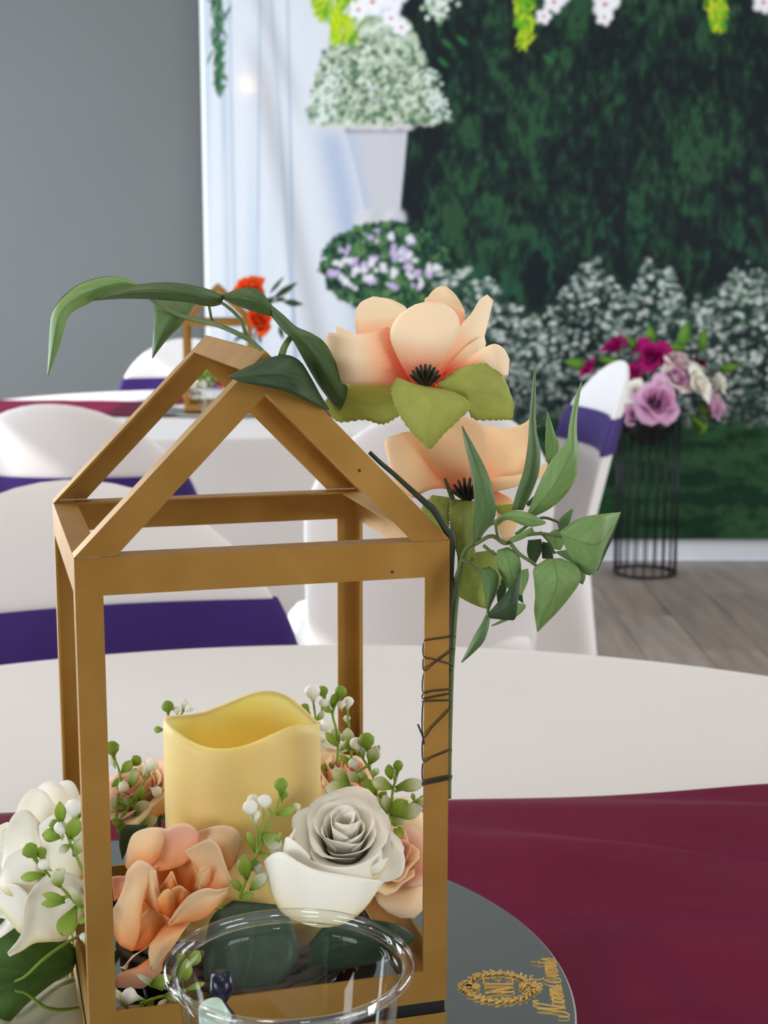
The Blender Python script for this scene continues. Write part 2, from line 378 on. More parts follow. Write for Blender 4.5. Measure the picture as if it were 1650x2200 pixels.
# ------------------------------------------------------------------ printed fabric backdrop
BY = RY1 - 0.045
def backdrop():
    rng = np.random.default_rng(7)
    X0, X1, Z0, Z1 = -0.665, 1.98, 0.085, 2.45
    st = 0.0044
    nx = int((X1 - X0) / st) + 1; nz = int((Z1 - Z0) / st) + 1
    xs = np.linspace(X0, X1, nx); zs = np.linspace(Z0, Z1, nz)
    XX, ZZ = np.meshgrid(xs, zs)
    U, V = proj(np.stack([XX, np.full_like(XX, BY), ZZ], -1))
    px = F / (BY * CP)                                            # pixels per metre, about
    def vnoise(sx, sy, seed):                                     # smooth value noise, cell size in px
        r = np.random.default_rng(seed); t = r.random((int(2600 / sy) + 6, int(2600 / sx) + 6))
        a = (U + 300) / sx; b = (V + 700) / sy
        a = np.clip(a, 0, t.shape[1] - 2.01); b = np.clip(b, 0, t.shape[0] - 2.01)
        i = a.astype(int); j = b.astype(int); fa = a - i; fb = b - j
        fa = fa * fa * (3 - 2 * fa); fb = fb * fb * (3 - 2 * fb)
        return (t[j, i] * (1 - fa) + t[j, i + 1] * fa) * (1 - fb) + (t[j + 1, i] * (1 - fa) + t[j + 1, i + 1] * fa) * fb
    def lerp(a, b, t): return a + (b - a) * t[..., None]
    def C(r, g, b): return np.array(lin((r, g, b)))
    ss = lambda e0, e1, x: (lambda t: t * t * (3 - 2 * t))(np.clip((x - e0) / (e1 - e0), 0, 1))
    # hedge
    n = 0.36 * vnoise(150, 170, 1) + 0.30 * vnoise(44, 60, 2) + 0.34 * vnoise(14, 24, 3)
    n = n + 0.28 * (vnoise(6, 13, 4) - .5)
    n = n + 0.10 * np.exp(-(((U - 1330) / 190) ** 2 + ((V - 200) / 210) ** 2)) - 0.10 * ss(980, 880, U) + .03
    img = np.zeros(XX.shape + (3,))
    img[:] = C(26, 32, 36)
    img = lerp(img, np.broadcast_to(C(31, 49, 43), img.shape), ss(0.38, 0.62, n))
    img = lerp(img, np.broadcast_to(C(46, 80, 54), img.shape), 0.85 * ss(0.56, 0.80, n))
    img = lerp(img, np.broadcast_to(C(34, 80, 62), img.shape), 0.5 * ss(0.55, 0.75, vnoise(70, 60, 9)) * ss(0.5, .62, n) * ss(380, 560, V))
    # grass
    g = 0.5 * vnoise(90, 24, 11) + 0.3 * vnoise(22, 12, 12) + 0.2 * vnoise(8, 7, 13)
    gc = lerp(np.broadcast_to(C(22, 52, 34), img.shape), np.broadcast_to(C(48, 86, 54), img.shape), ss(0.3, 0.75, g))
    img = lerp(img, gc, ss(885, 925, V + 20 * (vnoise(40, 40, 14) - .5)))
    def idx(u, v):
        P = G(u, v, BY); return (P[0] - X0) / st, (P[2] - Z0) / st
    def stamp(u, v, ru, rv, col, al=1.0, ang=0.0, soft=0.35):
        a, b = idx(u, v); ru = ru / px / st; rv = rv / px / st; rr = max(ru, rv) * (1 + soft) + 1
        i0, i1 = max(0, int(a - rr)), min(nx, int(a + rr) + 2); j0, j1 = max(0, int(b - rr)), min(nz, int(b + rr) + 2)
        if i0 >= i1 or j0 >= j1: return
        dx, dy = np.meshgrid(np.arange(i0, i1) - a, np.arange(j0, j1) - b)
        ca, sa = math.cos(ang), math.sin(ang)
        d = np.sqrt(((dx * ca + dy * sa) / ru) ** 2 + ((-dx * sa + dy * ca) / rv) ** 2)
        k = np.clip((1 + soft - d) / (2 * soft), 0, 1) * al
        img[j0:j1, i0:i1] += (col - img[j0:j1, i0:i1]) * k[..., None]
    # white curtain on the left, with soft printed folds
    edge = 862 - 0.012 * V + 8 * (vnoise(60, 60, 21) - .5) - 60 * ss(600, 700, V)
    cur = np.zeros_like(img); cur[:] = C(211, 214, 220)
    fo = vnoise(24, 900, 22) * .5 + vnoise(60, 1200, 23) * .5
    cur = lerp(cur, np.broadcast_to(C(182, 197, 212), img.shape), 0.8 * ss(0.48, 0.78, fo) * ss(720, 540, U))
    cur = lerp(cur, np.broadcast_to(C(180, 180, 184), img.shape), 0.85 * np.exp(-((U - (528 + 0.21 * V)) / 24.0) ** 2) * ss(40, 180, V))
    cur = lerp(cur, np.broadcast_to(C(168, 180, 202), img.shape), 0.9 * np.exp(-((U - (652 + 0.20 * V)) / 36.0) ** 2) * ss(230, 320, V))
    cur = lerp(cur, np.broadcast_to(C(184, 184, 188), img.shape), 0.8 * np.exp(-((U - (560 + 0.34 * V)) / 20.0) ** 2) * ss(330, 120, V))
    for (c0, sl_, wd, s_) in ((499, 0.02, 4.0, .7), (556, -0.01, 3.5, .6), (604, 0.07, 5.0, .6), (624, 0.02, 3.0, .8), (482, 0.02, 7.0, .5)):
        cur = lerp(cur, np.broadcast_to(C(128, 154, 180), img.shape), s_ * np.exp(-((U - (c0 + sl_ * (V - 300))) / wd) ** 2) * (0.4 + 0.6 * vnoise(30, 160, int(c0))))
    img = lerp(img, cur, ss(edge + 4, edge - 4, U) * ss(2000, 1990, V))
    # dark band right of the urn, curtain foot
    img = lerp(img, gc, ss(886, 925, V) * ss(640, 760, U))
    img = lerp(img, cur, ss(690, 640, U))
    img = lerp(img, np.broadcast_to(C(244, 248, 250), img.shape), ss(xs[0] + 0.016, xs[0] + 0.010, XX))
    # fluted urn
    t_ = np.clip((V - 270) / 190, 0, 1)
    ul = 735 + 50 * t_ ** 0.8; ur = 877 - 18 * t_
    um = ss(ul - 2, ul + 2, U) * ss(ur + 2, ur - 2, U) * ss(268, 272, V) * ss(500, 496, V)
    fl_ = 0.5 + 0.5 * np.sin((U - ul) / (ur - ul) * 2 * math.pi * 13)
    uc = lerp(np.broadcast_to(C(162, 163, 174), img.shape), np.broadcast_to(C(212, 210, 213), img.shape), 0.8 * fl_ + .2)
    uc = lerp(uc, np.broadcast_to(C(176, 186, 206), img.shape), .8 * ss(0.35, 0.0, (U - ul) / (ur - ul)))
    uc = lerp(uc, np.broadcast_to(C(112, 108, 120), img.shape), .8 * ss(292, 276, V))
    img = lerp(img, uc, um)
    for u in np.linspace(775, 858, 9): stamp(u, 470, 14, 18, C(206, 204, 208) if int(u) % 2 else C(192, 190, 196), .9)
    # rim of the urn
    for u in np.linspace(700, 890, 13): stamp(u, 268 + 6 * math.sin(u) + 4 * math.sin((u - 700) / 190 * math.pi), 15, 8, C(204, 200, 200), .9)
    # baby's breath mound
    for k in range(2600):
        v = rng.uniform(40, 268); tt = (v - 40) / 228
        hw = 60 + 85 * min(1, tt * 1.25) ** .7 + rng.normal(0, 5); u = 808 + rng.uniform(-1, 1) * hw
        if u > 875 + 70 * min(1, tt * 1.4): continue
        q = rng.random()
        col = C(66, 98, 72) if q < .28 else C(116, 142, 104) if q < .48 else C(180, 194, 170) if q < .78 else C(214, 222, 204)
        r_ = rng.uniform(3, 6.5); stamp(u, v, r_, r_, col, rng.uniform(.6, 1), soft=.5)
    for k in range(260):
        v = rng.uniform(150, 262); u = 820 + rng.choice([-1, 1]) * rng.uniform(105, 150) * (v / 262) ** .4
        stamp(u, v, 4, 4, C(214, 222, 216) if rng.random() < .6 else C(110, 140, 118), .8)
    # flowering box ball under the urn
    for k in range(1500):
        a = rng.uniform(0, 2 * math.pi); q = math.sqrt(rng.random())
        u = 826 + 138 * q * math.cos(a); v = 572 + 92 * q * math.sin(a) * (1 if math.sin(a) < 0 else 1.05)
        col = [C(30, 54, 48), C(36, 74, 54), C(60, 104, 66), C(24, 40, 42), C(88, 126, 74)][rng.integers(5)]
        r_ = rng.uniform(5, 10); stamp(u, v, r_, r_ * .6, col, .9, rng.uniform(0, 3))
    for k in range(36):
        a = rng.uniform(0, 2 * math.pi); q = math.sqrt(rng.random()); u = 826 + 122 * q * math.cos(a); v = 562 + 70 * q * math.sin(a)
        col = C(222, 220, 226) if rng.random() < .55 else C(192, 172, 210)
        for j in range(3): stamp(u + rng.normal(0, 6), v + rng.normal(0, 6), rng.uniform(4, 8), rng.uniform(4, 8), col, .9)
    # meadow of baby's breath
    TOPS = np.array([(900, 620), (930, 600), (1010, 590), (1060, 612), (1100, 660), (1160, 690), (1200, 640), (1240, 590), (1280, 560), (1320, 612), (1350, 640), (1390, 558), (1420, 590), (1440, 580), (1470, 650), (1540, 640), (1570, 600), (1605, 570), (1650, 590), (1800, 600), (2000, 580)], float)
    for k in range(5600):
        u = rng.uniform(930, 2000); top = np.interp(u, TOPS[:, 0], TOPS[:, 1]) + rng.normal(0, 7)
        v = top + rng.random() ** 1.25 * (915 - top)
        if u < 1090 and rng.random() < .25: continue
        q = rng.random()
        if q < .38: col = C(34, 50, 50)
        elif q < .54: col = C(58, 86, 70)
        elif q < .78: col = C(140, 156, 146)
        else: col = C(206, 214, 208)
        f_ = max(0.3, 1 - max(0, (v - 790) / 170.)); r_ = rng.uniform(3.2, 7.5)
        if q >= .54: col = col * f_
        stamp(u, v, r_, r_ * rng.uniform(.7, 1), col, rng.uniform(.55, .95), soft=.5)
    for k in range(120):                                          # dark gaps in the meadow
        u = rng.uniform(940, 1980); v = rng.uniform(620, 800); stamp(u, v, rng.uniform(4, 14), rng.uniform(4, 9), C(26, 40, 40), .6, rng.uniform(0, 3))
    # garland along the top: ferns, orchids, hydrangea
    def fern(u0, v0, L, col1, col2, n=60, sp=16):
        for k in range(n):
            t = rng.random(); stamp(u0 + rng.normal(0, sp * (1 - .6 * t)), v0 + t * L, 3.2, rng.uniform(9, 16), col1 if rng.random() < .5 else col2, .85, rng.normal(0, .5))
    fern(470, -330, 530, C(36, 84, 56), C(62, 112, 72), 260, 11)
    for (a, b, L, s_) in ((745, -60, 150, 26), (690, -50, 90, 14), (1125, -60, 160, 14), (1540, -70, 130, 18), (985, -90, 60, 30), (1320, -110, 70, 40), (1750, -80, 100, 30)):
        fern(a, b, L, C(96, 160, 40), C(186, 204, 40), 130, s_)
    fern(722, 20, 75, C(196, 214, 36), C(150, 190, 40), 60, 8)
    for k in range(900):
        u = rng.uniform(640, 2000); v = -40 - rng.random() * 190; col = [C(60, 110, 60), C(110, 150, 70), C(236, 236, 240), C(214, 206, 226), C(40, 70, 50)][rng.integers(5)]
        r_ = rng.uniform(6, 15); stamp(u, v, r_, r_ * .8, col, .9)
    def orchid(u, v, r_):
        for a in range(5): stamp(u + r_ * .6 * math.cos(a * 1.257), v + r_ * .6 * math.sin(a * 1.257), r_ * .5, r_ * .42, C(238, 236, 240), .95, -a * 1.257)
        stamp(u, v, r_ * .2, r_ * .2, C(196, 90, 80), .8)
    for (u, v, r_) in ((800, 5, 26), (845, -6, 28), (770, 22, 20), (840, 40, 18), (862, 60, 18), (1190, 5, 22), (1168, 36, 16), (1210, -22, 24), (1300, 10, 26), (1298, 38, 17), (1316, -16, 26), (1640, 6, 22)): orchid(u, v, r_)
    for k in range(90): stamp(935 + rng.normal(0, 13), 12 + rng.normal(0, 16), 5, 5, [C(190, 204, 188), C(226, 230, 226), C(96, 130, 96)][rng.integers(3)], .9)
    # lighter green leaves on the hedge
    for (u, v) in ((960, 95), (992, 88), (952, 135), (1178, 128)): stamp(u, v, 14, 5, C(54, 110, 62), .7, -0.7)
    # the cloth itself: soft waves of a hung sheet
    rel = 0.0016 * np.sin(XX * 9.0 + 0.6 * np.sin(ZZ * 2)) + 0.0004 * np.sin(XX * 23 + 1.0)
    rel = rel * ss(-0.25, 0.1, XX)
    verts = np.stack([XX, BY - rel, ZZ], -1).reshape(-1, 3)
    me = bpy.data.meshes.new('fabric_backdrop')
    ii = np.arange(nx * nz).reshape(nz, nx)
    quads = np.stack([ii[:-1, :-1], ii[:-1, 1:], ii[1:, 1:], ii[1:, :-1]], -1).reshape(-1, 4)
    me.vertices.add(nx * nz); me.vertices.foreach_set('co', verts.astype(np.float32).ravel())
    me.loops.add(quads.size); me.loops.foreach_set('vertex_index', quads.astype(np.int32).ravel())
    me.polygons.add(len(quads)); me.polygons.foreach_set('loop_start', np.arange(0, quads.size, 4, dtype=np.int32))
    me.polygons.foreach_set('use_smooth', np.ones(len(quads), dtype=bool))
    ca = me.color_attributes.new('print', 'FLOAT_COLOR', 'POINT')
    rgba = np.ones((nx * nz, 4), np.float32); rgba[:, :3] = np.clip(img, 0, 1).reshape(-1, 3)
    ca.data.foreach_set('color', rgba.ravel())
    me.update(); me.validate()
    o = bpy.data.objects.new('fabric_backdrop', me); COL.objects.link(o)
    m, nt, b = nodes('printed_backdrop_fabric')
    at = N(nt, 'ShaderNodeVertexColor'); at.layer_name = 'print'
    nz_ = N(nt, 'ShaderNodeTexNoise', Scale=160.0, Detail=3.0); tc = N(nt, 'ShaderNodeTexCoord'); nt.links.new(tc.outputs['Object'], nz_.inputs['Vector'])
    mm = N(nt, 'ShaderNodeMixRGB', blend_type='MULTIPLY'); mm.inputs[0].default_value = 0.25
    nt.links.new(at.outputs[0], mm.inputs[1]); nt.links.new(ramp(nt, nz_.outputs[0], [(0.3, (.6, .6, .6, 1)), (0.7, (1, 1, 1, 1))]), mm.inputs[2])
    nt.links.new(mm.outputs[0], b.inputs['Base Color']); b.inputs['Roughness'].default_value = 0.75; b.inputs['Specular IOR Level'].default_value = 0.1
    b.inputs['Coat Weight'].default_value = 0.14; b.inputs['Coat Roughness'].default_value = 0.09
    me.materials.append(m)
    tag(o, 'printed garden backdrop with white curtain, flower urn and dark green hedge hung on wall', 'backdrop')
    return o
backdrop()

# ------------------------------------------------------------------ tables, cloths, runners
TR = 0.654
TOPZ = 0.7580                                # top of the cloth on both tables
def round_table(c, label):
    t = thing('round_table', (c[0], c[1], 0), label, 'table')
    MB().lathe([(0, 0.728), (TR - 0.02, 0.728), (TR - 0.012, 0.735), (TR - 0.012, 0.752), (TR - 0.02, 0.756), (0, 0.756)], (0, 0, 0), 64).build('tabletop', M['wood'], t, local=True)
    for k in range(4):
        a = math.pi / 4 + k * math.pi / 2
        m = MB().tube([(0.42 * math.cos(a), 0.42 * math.sin(a), 0.73), (0.46 * math.cos(a), 0.46 * math.sin(a), 0.002)], 0.014, 10)
        m.build('leg', M['black'], t, True, True)
    return t
def tablecloth(c, label, seed, folds, drop, flare):
    rng = np.random.default_rng(seed); seg = 256
    th = np.arange(seg) * 2 * math.pi / seg
    fold = sum(rng.uniform(.4, 1) * np.cos(th * k + rng.uniform(0, 6.28)) for k in (folds, folds + 3, folds - 4)) / 2.2
    rings = []
    for r in np.linspace(0.0, TR - 0.004, 40): rings.append((r, TOPZ, 0))
    for a in (30, 60, 90): rings.append((TR - 0.004 + 0.004 * math.sin(R(a)), TOPZ - 0.004 + 0.004 * math.cos(R(a)), 0))
    for s in np.linspace(0.02, 1, 26): rings.append((TR + flare * s ** 1.5, TOPZ - 0.004 - s * drop, flare * .6 * s ** 0.9))
    V = []
    for (r, z, f) in rings:
        rr = r + f * fold * (1 if r >= TR else 0)
        cz = 0.0
        V.append(np.stack([rr * np.cos(th), rr * np.sin(th), np.full(seg, z + cz)], 1))
    return tag(mk('tablecloth', np.vstack(V) + np.array([c[0], c[1], 0]), grid_faces(seg, len(rings), True), M['cloth'], None), label, 'tablecloth')
def runner(c, p0, ang, width, length, label, mat_, seed, amp=0.0058, press=None):
    """band of satin laid across a round table, hanging over its edge at both ends"""
    rng = np.random.default_rng(seed); nu, nv = 220, 60
    ca, sa = math.cos(ang), math.sin(ang)
    s = np.linspace(-length / 2, length / 2, nu); t = np.linspace(-width, 0, nv)
    S, T = np.meshgrid(s, t)
    ph = rng.uniform(0, 6, 6)
    wob = 0.004 * np.sin(S * 9 + ph[0]) + 0.002 * np.sin(S * 21 + ph[1])
    X = p0[0] + S * ca - (T + wob) * sa; Y = p0[1] + S * sa + (T + wob) * ca
    A = S * .55 + T; B = S - T * .4
    h = amp * (np.sin(A * 60 + 2 * np.sin(B * 7 + ph[2]) + ph[3]) * (0.5 + 0.5 * np.sin(B * 9 + ph[4])) + 0.6 * np.sin(A * 27 + 3 * np.sin(B * 5) + ph[5]))
    h = (h - h.min()) * (0.25 + 0.75 * np.clip(-T / 0.06, 0, 1))
    if press is not None: q_ = np.clip((np.hypot(X - press[0], Y - press[1]) - press[2]) / .05, 0, 1); h = h * q_ * q_ * (3 - 2 * q_)
    dx, dy = X - c[0], Y - c[1]; r = np.hypot(dx, dy); k = np.maximum(r - (TR + 0.004), 0)
    f = np.where(k > 0, (TR + 0.004 + 0.06 * k + 1.5 * np.minimum(h, .004) * 0 + 0.010 * np.minimum(k / .1, 1) * (1 + np.sin(T * 40 + ph[0]))) / np.maximum(r, 1e-6), 1)
    Z = TOPZ + 0.0010 + h - np.where(k > 0, k * 0.97, 0)
    V = np.stack([c[0] + dx * f, c[1] + dy * f, Z], -1).reshape(-1, 3)
    o = mk('table_runner', V, grid_faces(nu, nv), mat_, None)
    md = o.modifiers.new('thickness', 'SOLIDIFY'); md.thickness = 0.0006; md.offset = 1
    return tag(o, label, 'table runner')
TC = (-0.035, 0.665); FC = (-0.42, 3.64)
round_table(TC, 'round banquet table under white cloth in the foreground')
round_table(FC, 'round banquet table under white cloth, further back by the grey wall')
tablecloth(TC, 'off-white linen cloth on the near table below the gold lantern', 3, 18, 0.26, 0.03)
tablecloth(FC, 'white cloth with hanging folds on the far table behind the chairs', 8, 16, 0.72, 0.04)
runner(TC, (0.04, 0.9045), R(6), 0.46, 1.9, 'burgundy satin runner across the near table under the round mirror', M['runner'], 5, press=(-0.1092, 0.6427, 0.20))
runner(FC, (FC[0], 3.86), R(-2), 0.42, 1.75, 'burgundy satin runner across the far table, hanging over its left edge', M['runner'], 9, 0.0025)

# ------------------------------------------------------------------ chairs in white covers with purple bands
def chair_back(z0, z1, grow, nv=22, nu=20, top=True):
    A, B, CZb = 0.222, 0.212, 0.668
    zz = []
    for i in range(nv):
        t = i / (nv - 1)
        if top:
            zz.append(z0 + (CZb - z0) * t / 0.35 if t < 0.35 else CZb + (B) * math.sin((t - 0.35) / 0.65 * math.pi / 2))
        else: zz.append(z0 + (z1 - z0) * t)
    V = []
    for side in (1, -1):
        for z in zz:
            wd = A * math.sqrt(max(0, 1 - ((z - CZb) / B) ** 2)) if z > CZb else A - 0.05 * (CZb - z)
            wd += grow
            for i in range(nu):
                u = -1 + 2 * i / (nu - 1); u = math.sin(u * math.pi / 2); x = wd * u
                yc = 0.205 + 0.24 * (z - 0.46) - 0.055 * (x / 0.22) ** 2
                th = (0.018 + grow) * math.sqrt(max(0, 1 - u * u)) * (math.sqrt(max(0, 1 - max(0, (z - CZb) / B) ** 4)) if top else 1) + (0.0 if top else grow * .3)
                V.append((x, yc + side * th, z))
    n = nu * nv
    f = grid_faces(nu, nv) + [tuple(i + n for i in q)[::-1] for q in grid_faces(nu, nv)]
    for j in range(nv - 1):
        for e in (0, nu - 1):
            a = j * nu + e; f.append((a, a + nu, a + nu + n, a + n))
    return V, f
def make_chair():
    t = thing('banquet_chair', (0, 0, 0), 'x', 'chair', 'covered chairs around the tables')
    v, f = chair_back(0.40, 0.88, 0.0); clean(mk('back_cover', v, f, M['spandex'], t, local=True))
    v, f = chair_back(0.672, 0.757, 0.0045, 10, 20, False); o = clean(mk('sash', v, f, M['sash'], t, local=True)); o['label'] = 'purple band around the back'
    def se(th, a, b, p): c, s = math.cos(th), math.sin(th); return (a * abs(c) ** (2 / p) * (1 if c > 0 else -1), b * abs(s) ** (2 / p) * (1 if s > 0 else -1))
    seg = 64; V = []
    prof = [(0.0, 0.470), (0.10, 0.472), (0.16, 0.470), (0.195, 0.462), (0.208, 0.445), (0.21, 0.43), (0.208, 0.415)]
    for (r, z) in prof:
        for k in range(seg):
            x, y = se(2 * math.pi * k / seg, r, r * .9, 5); V.append((x, y + 0.015, z))
    clean(mk('seat_cover', V, grid_faces(seg, len(prof), True), M['spandex'], t, local=True))
    V = []; n = 14
    for j in range(n):
        s = j / (n - 1)
        for k in range(seg):
            th = 2 * math.pi * k / seg; co = abs(math.sin(2 * th)) ** 1.5
            x, y = se(th, 0.206 + 0.030 * s, 0.186 + 0.035 * s, 5 + 3 * s)
            inset = 1 - 0.10 * math.sin(s * math.pi * .75) * (1 - co)
            zb = 0.004 + 0.09 * (1 - co)
            V.append((x * inset, y * inset + 0.015, 0.44 + (zb - 0.44) * s))
    clean(mk('skirt_cover', V, grid_faces(seg, n, True), M['spandex'], t, local=True))
    for sx in (-1, 1):
        for sy in (-1, 1):
            MB().tube([(sx * 0.165, sy * 0.165, 0.42), (sx * 0.19, sy * 0.19, 0.0)], 0.010, 8).build('leg', M['black'], t, True, True)
    return t
proto = make_chair()
def place_chair(first, u_top, v_top, Y, face, label):
    c = proto if first else copy_tree(proto)
    yaw = math.atan2(face[0], -face[1])                 # chair front points along -Y when yaw is 0
    P = G(u_top, v_top, Y)
    off = Matrix.Rotation(yaw, 3, 'Z') @ Vector((0, 0.205 + 0.24 * 0.42, 0))
    c.location = (P[0] - off.x, P[1] - off.y, 0); c.rotation_euler = (0, 0, yaw); c['label'] = label
    return c
place_chair(True, 138, 1030, 1.525, (0.33, -0.95), 'white covered chair with purple band, nearest one, just behind the near table at left')
place_chair(False, 108, 866, 2.42, (0.10, 1.0), 'brightly lit white chair back between the nearest chair and the far table')
c6 = place_chair(False, 962, 868, 2.42, (-0.22, 1.0), 'white covered chair behind the two peach peonies, back turned to the lantern')
bpy.data.objects.remove([x for x in c6.children if x.name.startswith('sash')][0])
place_chair(False, 1338, 772, 3.62, (-1.0, -0.12), 'white covered chair seen from the side, left of the black flower stand')
place_chair(False, 402, 726, 4.84, (0.12, -1.0), 'white covered chair beyond the far table against the grey wall')
place_chair(False, 960, 731, 4.82, (-0.30, -1.0), 'white covered chair in front of the printed backdrop, mostly behind the top peony')

# ------------------------------------------------------------------ gold house-shaped lantern
LW_, LD, LHE, LHA, LYAW = 0.16, 0.1612, 0.2135, 0.2959, 0.2701
LO = np.array([-0.1256, 0.5904, CZ - 0.3282])            # front left foot
LEX = np.array([math.cos(LYAW), math.sin(LYAW), 0]); LEY = np.array([-math.sin(LYAW), math.cos(LYAW), 0])
def LP(x, y, z): return LO + LEX * x + LEY * y + np.array([0, 0, z])
def FP(u, v, off=0.0):                                   # point on the lantern's front plane (off = inwards)
    d = ray(u, v); o = np.array([0, 0, CZ]); t = ((LO + LEY * off - o) @ LEY) / (d @ LEY); return o + d * t
def slab(m, poly, nrm, t):
    poly = np.array(poly, float); q = poly + np.array(nrm, float) * t; n = len(poly)
    m.add(np.vstack([poly, q]), [tuple(range(n))[::-1], tuple(range(n, 2 * n))] + [(i, (i + 1) % n, (i + 1) % n + n, i + n) for i in range(n)]); return m
def make_lantern(loc, yaw, label):
    W, D, HE, HA = LW_, LD, LHE, LHA; wp, wr, wh, wb, t = 0.0113, 0.0122, 0.0162, 0.0150, 0.0012
    root = thing('house_lantern', loc, label, 'lantern'); root.rotation_euler = (0, 0, yaw)
    B = lambda m, n: autosmooth(m.build(n, M['gold'], root, False, True), 30)
    for (sx, sy) in ((0, 0), (1, 0), (0, 1), (1, 1)):
        x0, x1 = (0, wp) if not sx else (W - wp, W); y0, y1 = (0, t) if not sy else (D - t, D)
        m = MB().box((x0, y0, wb), (x1, y1, HE - wh if sy == 0 or 1 else HE))
        xs = (0, t) if not sx else (W - t, W); ys = (t, wp) if not sy else (D - wp, D - t)
        m.box((xs[0], ys[0], wb), (xs[1], ys[1], HE - wh)); B(m, 'post')
    for sy in (0, 1):                                    # front and back rails under the gables
        y0, y1 = (0, t) if not sy else (D - t, D)
        m = MB().box((0, y0, HE - wh), (W, y1, HE - 0.0003))
        yl = (t, wp) if not sy else (D - wp, D - t); m.box((wp, yl[0], HE - t), (W - wp, yl[1], HE - 0.0003)); B(m, 'eave_rail')
        m = MB().box((0, y0, 0), (W, y1, wb)); m.box((t, yl[0], 0), (W - t, yl[1], t)); B(m, 'base_rail')
    for sx in (0, 1):
        x0, x1 = (0, t) if not sx else (W - t, W); xl = (t, wp) if not sx else (W - wp, W - t)
        m = MB().box((x0, t, HE - wh), (x1, D - t, HE - 0.0003)); m.box((xl[0], wp, HE - t), (xl[1], D - wp, HE - 0.0003)); B(m, 'eave_rail')
        m = MB().box((x0, t, 0), (x1, D - t, wb)); m.box((xl[0], wp, 0), (xl[1], D - wp, t)); B(m, 'base_rail')
    al = math.atan2(HA - HE, W / 2); ca, sa = math.cos(al), math.sin(al)
    for sx in (0, 1):
        X = (lambda x: x) if not sx else (lambda x: W - x)
        nr = (sa, 0, -ca) if not sx else (-sa, 0, -ca)   # into the house
        for sy in (0, 1):
            y0 = 0 if not sy else D - t
            m = MB(); slab(m, [(X(0), y0, HE), (X(wr / sa), y0, HE), (X(W / 2), y0, HA - wr / ca), (X(W / 2), y0, HA)], (0, 1, 0), t)
            yy = (t, wp) if not sy else (D - wp, D - t)
            slab(m, [(X(0), yy[0], HE), (X(W / 2), yy[0], HA), (X(W / 2), yy[1], HA), (X(0), yy[1], HE)], nr, t); B(m, 'rafter')
    m = MB()
    for sx in (0, 1):
        X = (lambda x: x) if not sx else (lambda x: W - x)
        nr = (sa, 0, -ca) if not sx else (-sa, 0, -ca)
        slab(m, [(X(W / 2), wp, HA), (X(W / 2 - wp * ca), wp, HA - wp * sa), (X(W / 2 - wp * ca), D - wp, HA - wp * sa), (X(W / 2), D - wp, HA)], nr, t)
    B(m, 'ridge_bar')
    for (rx, rz) in ((W - .0405, .2365 + .0085), (W - .0260, HE - wh + .0032)):
        a = np.linspace(0, 2 * math.pi, 10, endpoint=False); q = MB()
        ring = [(rx + .0007 * math.cos(t_), -.0002, rz + .0007 * math.sin(t_)) for t_ in a]; low = [(x_, .0004, z_) for (x_, y_, z_) in ring]
        q.add(ring + low, [tuple(range(10))[::-1]] + [(i_, (i_ + 1) % 10, 10 + (i_ + 1) % 10, 10 + i_) for i_ in range(10)]); q.build('rivet', M['twig'], root, False, True)
    m = MB()
    for (a, b) in (((0.0008, 0.0008), (W - 0.0008, wp)), ((0.0008, D - wp), (W - 0.0008, D - 0.0008)), ((0.0008, wp), (wp, D - wp)), ((W - wp, wp), (W - 0.0008, D - wp))):
        m.box((a[0], a[1], -0.003), (b[0], b[1], -0.0001))
    m.build('felt_pad', M['felt'], root, False, True)
    return root
lant = make_lantern(tuple(LO), LYAW, 'gold metal house-shaped lantern frame on the round mirror in the foreground')

# ------------------------------------------------------------------ round mirror with raised gold lettering
MZ = LO[2] - 0.003                                        # mirror surface
MC = (-0.1092, 0.6427); MR = 0.197
mir = thing('mirror_plate', (MC[0], MC[1], MZ - 0.0025), 'round frameless mirror with gold lettering under the near lantern', 'mirror')
mz0 = -0.0012
MB().lathe([(0, 0.0025), (MR - 0.0009, 0.0025)], seg=180).build('mirror_glass', M['mirror'], mir, False, True)
MB().lathe([(0, mz0 + .0007), (MR - 0.0004, mz0 + .0007), (MR, mz0 + .0010), (MR, 0.0018), (MR - 0.0009, 0.0025)], seg=180).build('ground_edge', M['mirror_edge'], mir, True, True)
def raised(name, strokes, T, width, parent, z=0.0012, hgt=0.0006, label=None):
    """flat raised strokes (acrylic letters) standing a little above the glass"""
    m = MB()
    for s in strokes:
        w_ = width
        if isinstance(s, tuple): s, w_ = s
        P = cr(s, max(8, 6 * len(s))) if len(s) > 2 else np.array(s, float)
        P = np.array([T(*p) for p in P]); Tg = np.gradient(P, axis=0); Tg /= np.maximum(np.linalg.norm(Tg, axis=1)[:, None], 1e-9)
        Nn = np.stack([-Tg[:, 1], Tg[:, 0]], 1); n = len(P)
        a, b = P + Nn * w_ / 2, P - Nn * w_ / 2
        V = np.vstack([np.c_[a, np.full(n, MZ + z)], np.c_[b, np.full(n, MZ + z)], np.c_[a, np.full(n, MZ + z - hgt)], np.c_[b, np.full(n, MZ + z - hgt)]])
        f = []
        for i in range(n - 1):
            f += [(i, i + 1, n + i + 1, n + i), (2 * n + i, 3 * n + i, 3 * n + i + 1, 2 * n + i + 1), (i, 2 * n + i, 2 * n + i + 1, i + 1), (n + i, n + i + 1, 3 * n + i + 1, 3 * n + i)]
        f += [(0, n, 3 * n, 2 * n), (n - 1, 3 * n - 1, 4 * n - 1, 2 * n - 1)]
        m.add(V, f)
    o = m.build(name, M['letter'], parent)
    if label: o['label'] = label
    return o
EC = GZ(1073, 2122, MZ)                                   # centre of the emblem
ES = 0.0163
rnd = random.Random(11)
wre = []
